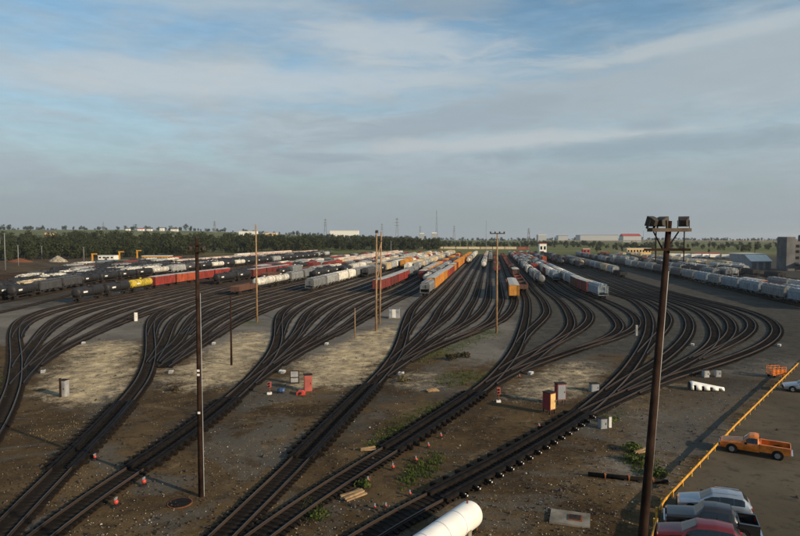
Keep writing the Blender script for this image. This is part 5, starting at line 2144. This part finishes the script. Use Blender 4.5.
building(627, 651, 254.5, 248.5, 12, M['cream'], M['whiteroof'], 'long yellow depot building beyond the right strings', nwin=8)
building(539.5, 546.5, 253.5, 243.8, 8, M['white'], M['redroof'], 'narrow white control tower right of the red locomotive', nwin=2)
building(583, 590, 254, 249, 6, M['redroof'], M['whiteroof'], 'small red yard hut among the distant right strings', nwin=2)
building(142, 168, 261.5, 256.2, 10, M['yellow'], M['whiteroof'], 'long yellow service shed behind the black tank cars', nwin=9)
building(98, 114, 260, 255.8, 9, M['white'], M['whiteroof'], 'low pale shed between the yellow gantries', nwin=4)
building(695, 720, 256, 253.5, 12, M['redroof'], M['redroof'], 'low dark red shed left of the white roofed shed', nwin=5)
# trailers and vans parked beyond the right strings
for k in range(9):
    px = 668 + k * 9.5 + random.uniform(-2, 2)
    b = un(px, 257.5 + k * .15)
    P = empty('parked_trailer', b, random.uniform(-.3, .3))
    tag(P, 'white box trailer, %s from left in the row beyond the right strings' % ordn(k), 'trailer', 'trailers beyond the right strings')
    MB().box(-4.5, 4.5, -1.25, 1.25, 1.0, 3.9).build('box', M['white'], P)
    for x in (-3.2, -2.2):
        MB().tube((x, -1.2, .5), (x, 1.2, .5), .5, n=10).build('axle', M['black'], P)
    MB().box(2.6, 2.9, -.8, .8, 0, 1.0).build('landing_gear', M['steel'], P)

# shed with a white roof
b = un(751, 269.5)
P = empty('engine_shed', b, R(0))
tag(P, 'large blue grey metal shed with a white roof at right', 'shed', 'far buildings')
wr, dp, h = 12.5, 24, 9.2
MB().box(0, wr, 7, dp, -.5, h - .3).build('wall', M['bluemetal'], P)
for k in range(8):
    y0 = 7.02 + (dp - 7) * k / 8
    MB().box(-.06, 0, y0 + .06, y0 + (dp - 7) / 8 - .06, 0, h - .35).build('siding_panel', M['bluemetal'], P)
MB().box(-.3, wr + .3, 6.7, dp + .3, h - .3, h + .25).build('roof', M['whiteroof'], P)
mb = MB()
mb.loft([[(x, 0.5, -.5), (x, 6.98, -.5), (x, 6.98, 8.4), (x, 0.5, 5.0)] for x in (.02, wr)])
mb.build('lean_to_wall', M['bluemetal'], P)
mb = MB()
mb.loft([[(x, -.2, 4.85), (x, 6.6, 8.55), (x, 6.6, 8.8), (x, -.2, 5.1)] for x in (-.25, wr + .3)])
mb.build('lean_to_roof', M['whiteroof'], P)
for k in range(3):
    MB().box(.9 + k * 4.0, 3.5 + k * 4.0, .40, .5, 0, 4.2).build('door', M['greyroof'], P)
# concrete works at the right edge
b = un(786, 271)
P = empty('concrete_works', b, R(0))
tag(P, 'grey concrete works with a silo block at the right edge', 'building', 'far buildings')
for x0, x1, y0, h in ((0, 5.0, 0, 19.2), (5.01, 12.5, 1.5, 16.5), (12.51, 34, .4, 20.2)):
    MB().box(x0, x1, y0, y0 + 9, -.5, h).build('block', M['darkconc'], P)
    MB().box(x0 - .15 + .2, x1 - .05, y0 + .1, y0 + 8.8, h, h + .5).build('parapet', M['concrete'], P)
for z in (3.5, 7.5, 11.5, 15.0):
    for k in range(4):
        MB().box(13.6 + k * 2.6, 15.4 + k * 2.6, .30, .40, z, z + 1.8).build('window', M['glass'], P)
    for k in range(2):
        MB().box(6.3 + k * 3, 8.3 + k * 3, 1.40, 1.5, z * .9, z * .9 + 1.6).build('window', M['glass'], P)
MB().box(5.2, 33, -4, .35, 4.0, 5.0).build('canopy', M['bluemetal'], P)
for x in (6, 14, 22, 30):
    MB().box(x - .2, x + .2, -3.8, -3.4, -.5, 4.0).build('canopy_post', M['steel'], P)

# yellow gantries in the service area at the left
for k, (px, pb, pt, lab) in enumerate([(92.5, 264, 254.5, 'yellow gantry crane, leftmost of three behind the tank cars'), (119.5, 262, 252.3, 'yellow gantry crane, middle of three behind the tank cars'), (137.3, 260.5, 251, 'yellow gantry crane, rightmost of three behind the tank cars')]):
    b = un(px, pb)
    h = (pb - pt) / 600 * b.y
    P = empty('service_gantry', b)
    tag(P, lab, 'gantry', 'yellow gantries')
    MB().box(-.45, .45, -.45, .45, -.2, h).build('column', M['yellow'], P)
    MB().box(-.6, 3.4, -.4, .4, h, h + .8).build('arm', M['yellow'], P)
    MB().tube((3.0, 0, h - 2.0), (3.0, 0, h), .22, n=8).build('hose', M['black'], P)
    MB().box(-.9, .9, -.9, .9, -.1, .4).build('base', M['concrete'], P)
# gravel mounds
for px, pb, pt, wpx, lab in ((58, 262, 255.5, 20, 'pale grey gravel mound behind the left strings'), (20, 262, 258, 26, 'low brown soil mound near the left edge')):
    b = un(px, pb)
    mb = MB()
    rr = wpx / 600 * b.y / 2
    hh_ = (pb - pt) / 600 * b.y
    rings = []
    for k in range(8):
        q = 1 - k / 7.3
        rings.append([(rr * q * math.cos(2 * PI * i / 24) * (1 + .15 * noise.noise(Vector((i, k, px)))), rr * q * .7 * math.sin(2 * PI * i / 24), hh_ * (k / 7) ** .8 * (1 + .1 * noise.noise(Vector((i * .4, k, 3))))) for i in range(24)])
    mb.loft(rings)
    o = mb.build('gravel_mound', M['stone'] if px > 50 else M['rust'], None, True, (b.x, b.y, -.1))
    tag(o, lab, 'mound')

# lattice pylons and masts on the skyline
def pylon(px, d, ptop, w0, label, arms=3):
    x = (px - 400) / 600 * d
    z = ground_z(x, d)
    h = CAM_H + (238 - ptop) / 600 * d - z
    P = empty('lattice_pylon', (x, d, z))
    tag(P, label, 'pylon', 'pylons on the skyline')
    mb = MB()
    t_ = w0 * .055
    lv = [0, .28, .5, .68, .82, 1.0]
    wd_ = [w0 * (1 - .86 * q) / 2 for q in lv]
    for sx in (-1, 1):
        for sy in (-1, 1):
            for k in range(5):
                mb.tube((sx * wd_[k], sy * wd_[k], h * lv[k]), (sx * wd_[k + 1], sy * wd_[k + 1], h * lv[k + 1]), t_, n=4)
    for k in range(5):
        for sx in (-1, 1):
            mb.tube((sx * wd_[k], -wd_[k], h * lv[k]), (-sx * wd_[k + 1], -wd_[k + 1], h * lv[k + 1]), t_ * .6, n=4)
            mb.tube((wd_[k], sx * wd_[k], h * lv[k]), (wd_[k + 1], -sx * wd_[k + 1], h * lv[k + 1]), t_ * .6, n=4)
    mb.build('tower', M['latt'], P)
    for k in range(arms):
        q = .66 + .13 * k
        MB().prism([(-w0 * .8, h * q), (0, h * q + w0 * .10), (w0 * .8, h * q), (0, h * q - w0 * .06)], t_).build('crossarm', M['latt'], P)


pylon(397, 1800, 217.5, 11, 'tall lattice pylon on the skyline right of the twin poles')
pylon(325.5, 1900, 218.5, 10, 'lattice pylon on the skyline left of the white warehouse')
pylon(215, 2000, 221, 9, 'faint lattice pylon on the skyline left of the tan pole')
pylon(382, 2000, 223.5, 9, 'shorter lattice pylon just behind the twin poles')
pylon(420, 2200, 226, 9, 'small lattice pylon between the two tallest masts')
pylon(454, 2200, 225.5, 9, 'small lattice pylon right of the tallest mast')
pylon(528.5, 2000, 228, 10, 'lattice pylon on the skyline above the red locomotive')
pylon(104, 2300, 221.5, 7, 'thin lattice mast on the left ridge', 0)
pylon(436.5, 1800, 210.5, 7, 'tallest thin mast on the skyline near the centre', 0)

# elevated highway at the far right
a, b = at(545, 239.6, 1900), at(860, 240.4, 1900)
P = empty('viaduct', (a.x, a.y, 0))
tag(P, 'pale elevated road crossing the right skyline', 'viaduct')
z = CAM_H - 2.4 / 600 * 1900
MB().box(0, b.x - a.x, -5, 5, z - 3, z).build('deck', M['concrete'], P)
for k in range(20):
    x = (b.x - a.x) * (k + .5) / 20
    MB().box(x - 1.2, x + 1.2, -3, 3, -2, z - 3).build('pier', M['concrete'], P)

# ------------------------------------------------------------------ weeds, brush, stones
def tufts(name, poly_list, n, m_, label, hgt, blades=5, wd=.05, seed=1):
    rnd = random.Random(seed)
    mb = MB()
    c_ = 0
    areas = [(max(q[0] for q in p) - min(q[0] for q in p)) * (max(q[1] for q in p) - min(q[1] for q in p)) for p, _ in poly_list]
    while c_ < n:
        poly, s_ = rnd.choices(poly_list, areas)[0]
        xs__ = [p[0] for p in poly]
        ys__ = [p[1] for p in poly]
        px, py = rnd.uniform(min(xs__), max(xs__)), rnd.uniform(min(ys__), max(ys__))
        c_ += 1
        if not inside(px + rnd.gauss(0, 4), py + rnd.gauss(0, 3), poly):
            continue
        b = un(px, py)
        for k in range(blades):
            a = rnd.uniform(0, 6.28)
            h = hgt * rnd.uniform(.5, 1.3)
            q = Vector((b.x + rnd.gauss(0, .12), b.y + rnd.gauss(0, .12), -.03))
            d = Vector((math.cos(a), math.sin(a), 0))
            e = Vector((-d.y, d.x, 0)) * wd
            mb.add([q - e, q + e, q + d * h * .5 + Vector((0, 0, h))], [(0, 1, 2)])
    o = mb.build(name, m_)
    tag(o, label, 'grass', None, 'stuff')


tufts('dry_grass', [g_ for g_ in GOLD[:8]], 1500, M['drygrass'], 'dry golden grass tufts on the islands between the fans', .15, 4, .03)
tufts('green_grass', [g_ for g_ in GREEN if g_[0][0][1] > 318], 3800, M['leafgreen'], 'green weeds along the tracks', .20, 6, .05, 2)


def bush(px, py, w_, h, m_, label, seed, n=220, leaf=.22):
    P = empty('bush', un(px, py))
    tag(P, label, 'bush', 'bushes in the yard')
    mb = crown_mesh('crown', seed, h, w_, n, leaf, m_)
    mb.v = [(x, y, max(0, z - h * .15)) for x, y, z in mb.v]
    mb.build('crown', m_, P)
    tm = MB()
    for k in range(5):
        a = k * 1.25
        tm.tube((0, 0, -.05), (math.cos(a) * w_ * .5, math.sin(a) * w_ * .5, h * .6), .03, .012, 5)
    tm.build('stem', M['bark'], P)


M['deadleaf'] = leaf_mat('dead_brush', (0.022, 0.016, 0.010), (0.05, 0.036, 0.022))
bush(452, 360, 1.2, 1.1, M['deadleaf'], 'dark dead brush heap on the verge, left half', 1, 260, .25)
bush(462, 357, 1.2, 1.3, M['deadleaf'], 'dark dead brush heap on the verge, right half', 2, 260, .25)
bush(630, 451, .9, .8, M['leafgreen'], 'low green bush beside the pale planks', 3)
bush(641, 463, 1.1, .7, M['leafgreen'], 'low green bush left of the right foreground pole', 4)
bush(659, 475, .8, .7, M['leafgreen'], 'low green bush right of the right foreground pole', 5)
bush(608, 421, .9, .5, M['leafgreen'], 'low green clump beside the blue grey cabinet', 6)
bush(363, 487, .7, .5, M['leafgreen'], 'green clump above the timber pile', 7)
bush(320, 517, .8, .5, M['leafgreen'], 'green clump below the fifth lead at the bottom', 8)
bush(175, 391, .5, .9, M['deadleaf'], 'small dead bush right of the second lead', 9, 90, .2)
bush(403, 381, .8, .9, M['leafdry'], 'dry golden bush between the fourth and fifth leads', 10, 160, .2)

# loose stones, single pale ones stand out
rnd = random.Random(9)
for nm, n, m_, lo, hi, lab in (('loose_stone', 5200, M['stone'], .02, .06, 'loose pale stones strewn over the soil'), ('cinder', 5200, M['scrap'], .04, .13, 'dark cinders and clinker strewn over the soil')):
    mb = MB()
    for _ in range(n):
        px, py = rnd.uniform(-10, 810), 330 + 215 * rnd.random() ** .8
        b = un(px, py)
        if rnd.random() < .6:
            q = noise.noise(Vector((b.x * .12, b.y * .12, 2.0 if nm[0] == 'l' else 8.0)))
            if q < 0:
                continue
        s_ = rnd.uniform(lo, hi) * (2.2 if rnd.random() < .02 else 1)
        vs = [(b.x + dx * s_ * rnd.uniform(.7, 1.3), b.y + dy * s_ * rnd.uniform(.7, 1.3), .0 + dz * s_) for dx, dy, dz in ((1, 0, .2), (0, 1, .2), (-1, 0, .2), (0, -1, .2), (.1, .1, 1.0))]
        mb.add(vs, [(0, 1, 4), (1, 2, 4), (2, 3, 4), (3, 0, 4)])
    o = mb.build(nm, m_)
    tag(o, lab, 'stones', None, 'stuff')
# white switch machine boxes along the ladder
k = 0
for g in 'abcdef':
    path = GROUPS[g]
    for row in (344, 372):
        for ti in range(0, len(path), 2):
            c_ = [p for p in path[ti] if (pr(p.x, p.y) or (0, 0))[1] > row]
            if not c_:
                continue
            p = c_[-1]
            i_ = path[ti].index(p)
            d_ = (path[ti][min(i_ + 1, len(path[ti]) - 1)] - path[ti][i_ - 1]).normalized()
            nrm = Vector((d_.y, -d_.x))
            q = p + nrm * (2.0 + random.uniform(-.1, .3))
            if any((q - z_).length < 1.9 for pt in path for z_ in pt if abs(z_.x - q.x) < 3 and abs(z_.y - q.y) < 3):
                continue
            P = empty('switch_machine', (q.x, q.y, .02), math.atan2(d_.y, d_.x))
            tag(P, 'pale switch machine box beside %s track of %s, %s row' % (ordn(ti), FANTXT[g], 'upper' if row == 344 else 'lower'), 'switch machine', 'switch machines')
            MB().box(-.55, .55, -.22, .22, 0, .30).build('case', M['galv'], P)
            MB().box(-.25, .25, -.24, .24, .30, .36).build('lid', M['white'], P)
            k += 1

# ------------------------------------------------------------------ haze
mz = bpy.data.materials.new('haze_air')
mz.use_nodes = True
tz = NT(mz.node_tree)
tz.n.remove(tz.n['Principled BSDF'])
pv = tz.node('ShaderNodeVolumePrincipled')
pv.inputs['Color'].default_value = (0.80, 0.88, 0.96, 1)
pv.inputs['Density'].default_value = 0.00006
pv.inputs['Anisotropy'].default_value = 0.2
tz.l.new(pv.outputs[0], tz.n['Material Output'].inputs['Volume'])
zmin = min(v[2] for v in verts) - 2
hzb = MB().box(-14500, 14500, -9500, 16800, zmin, 140).build('haze', mz)
tag(hzb, 'pale summer haze over the whole yard', 'haze', None, 'stuff')
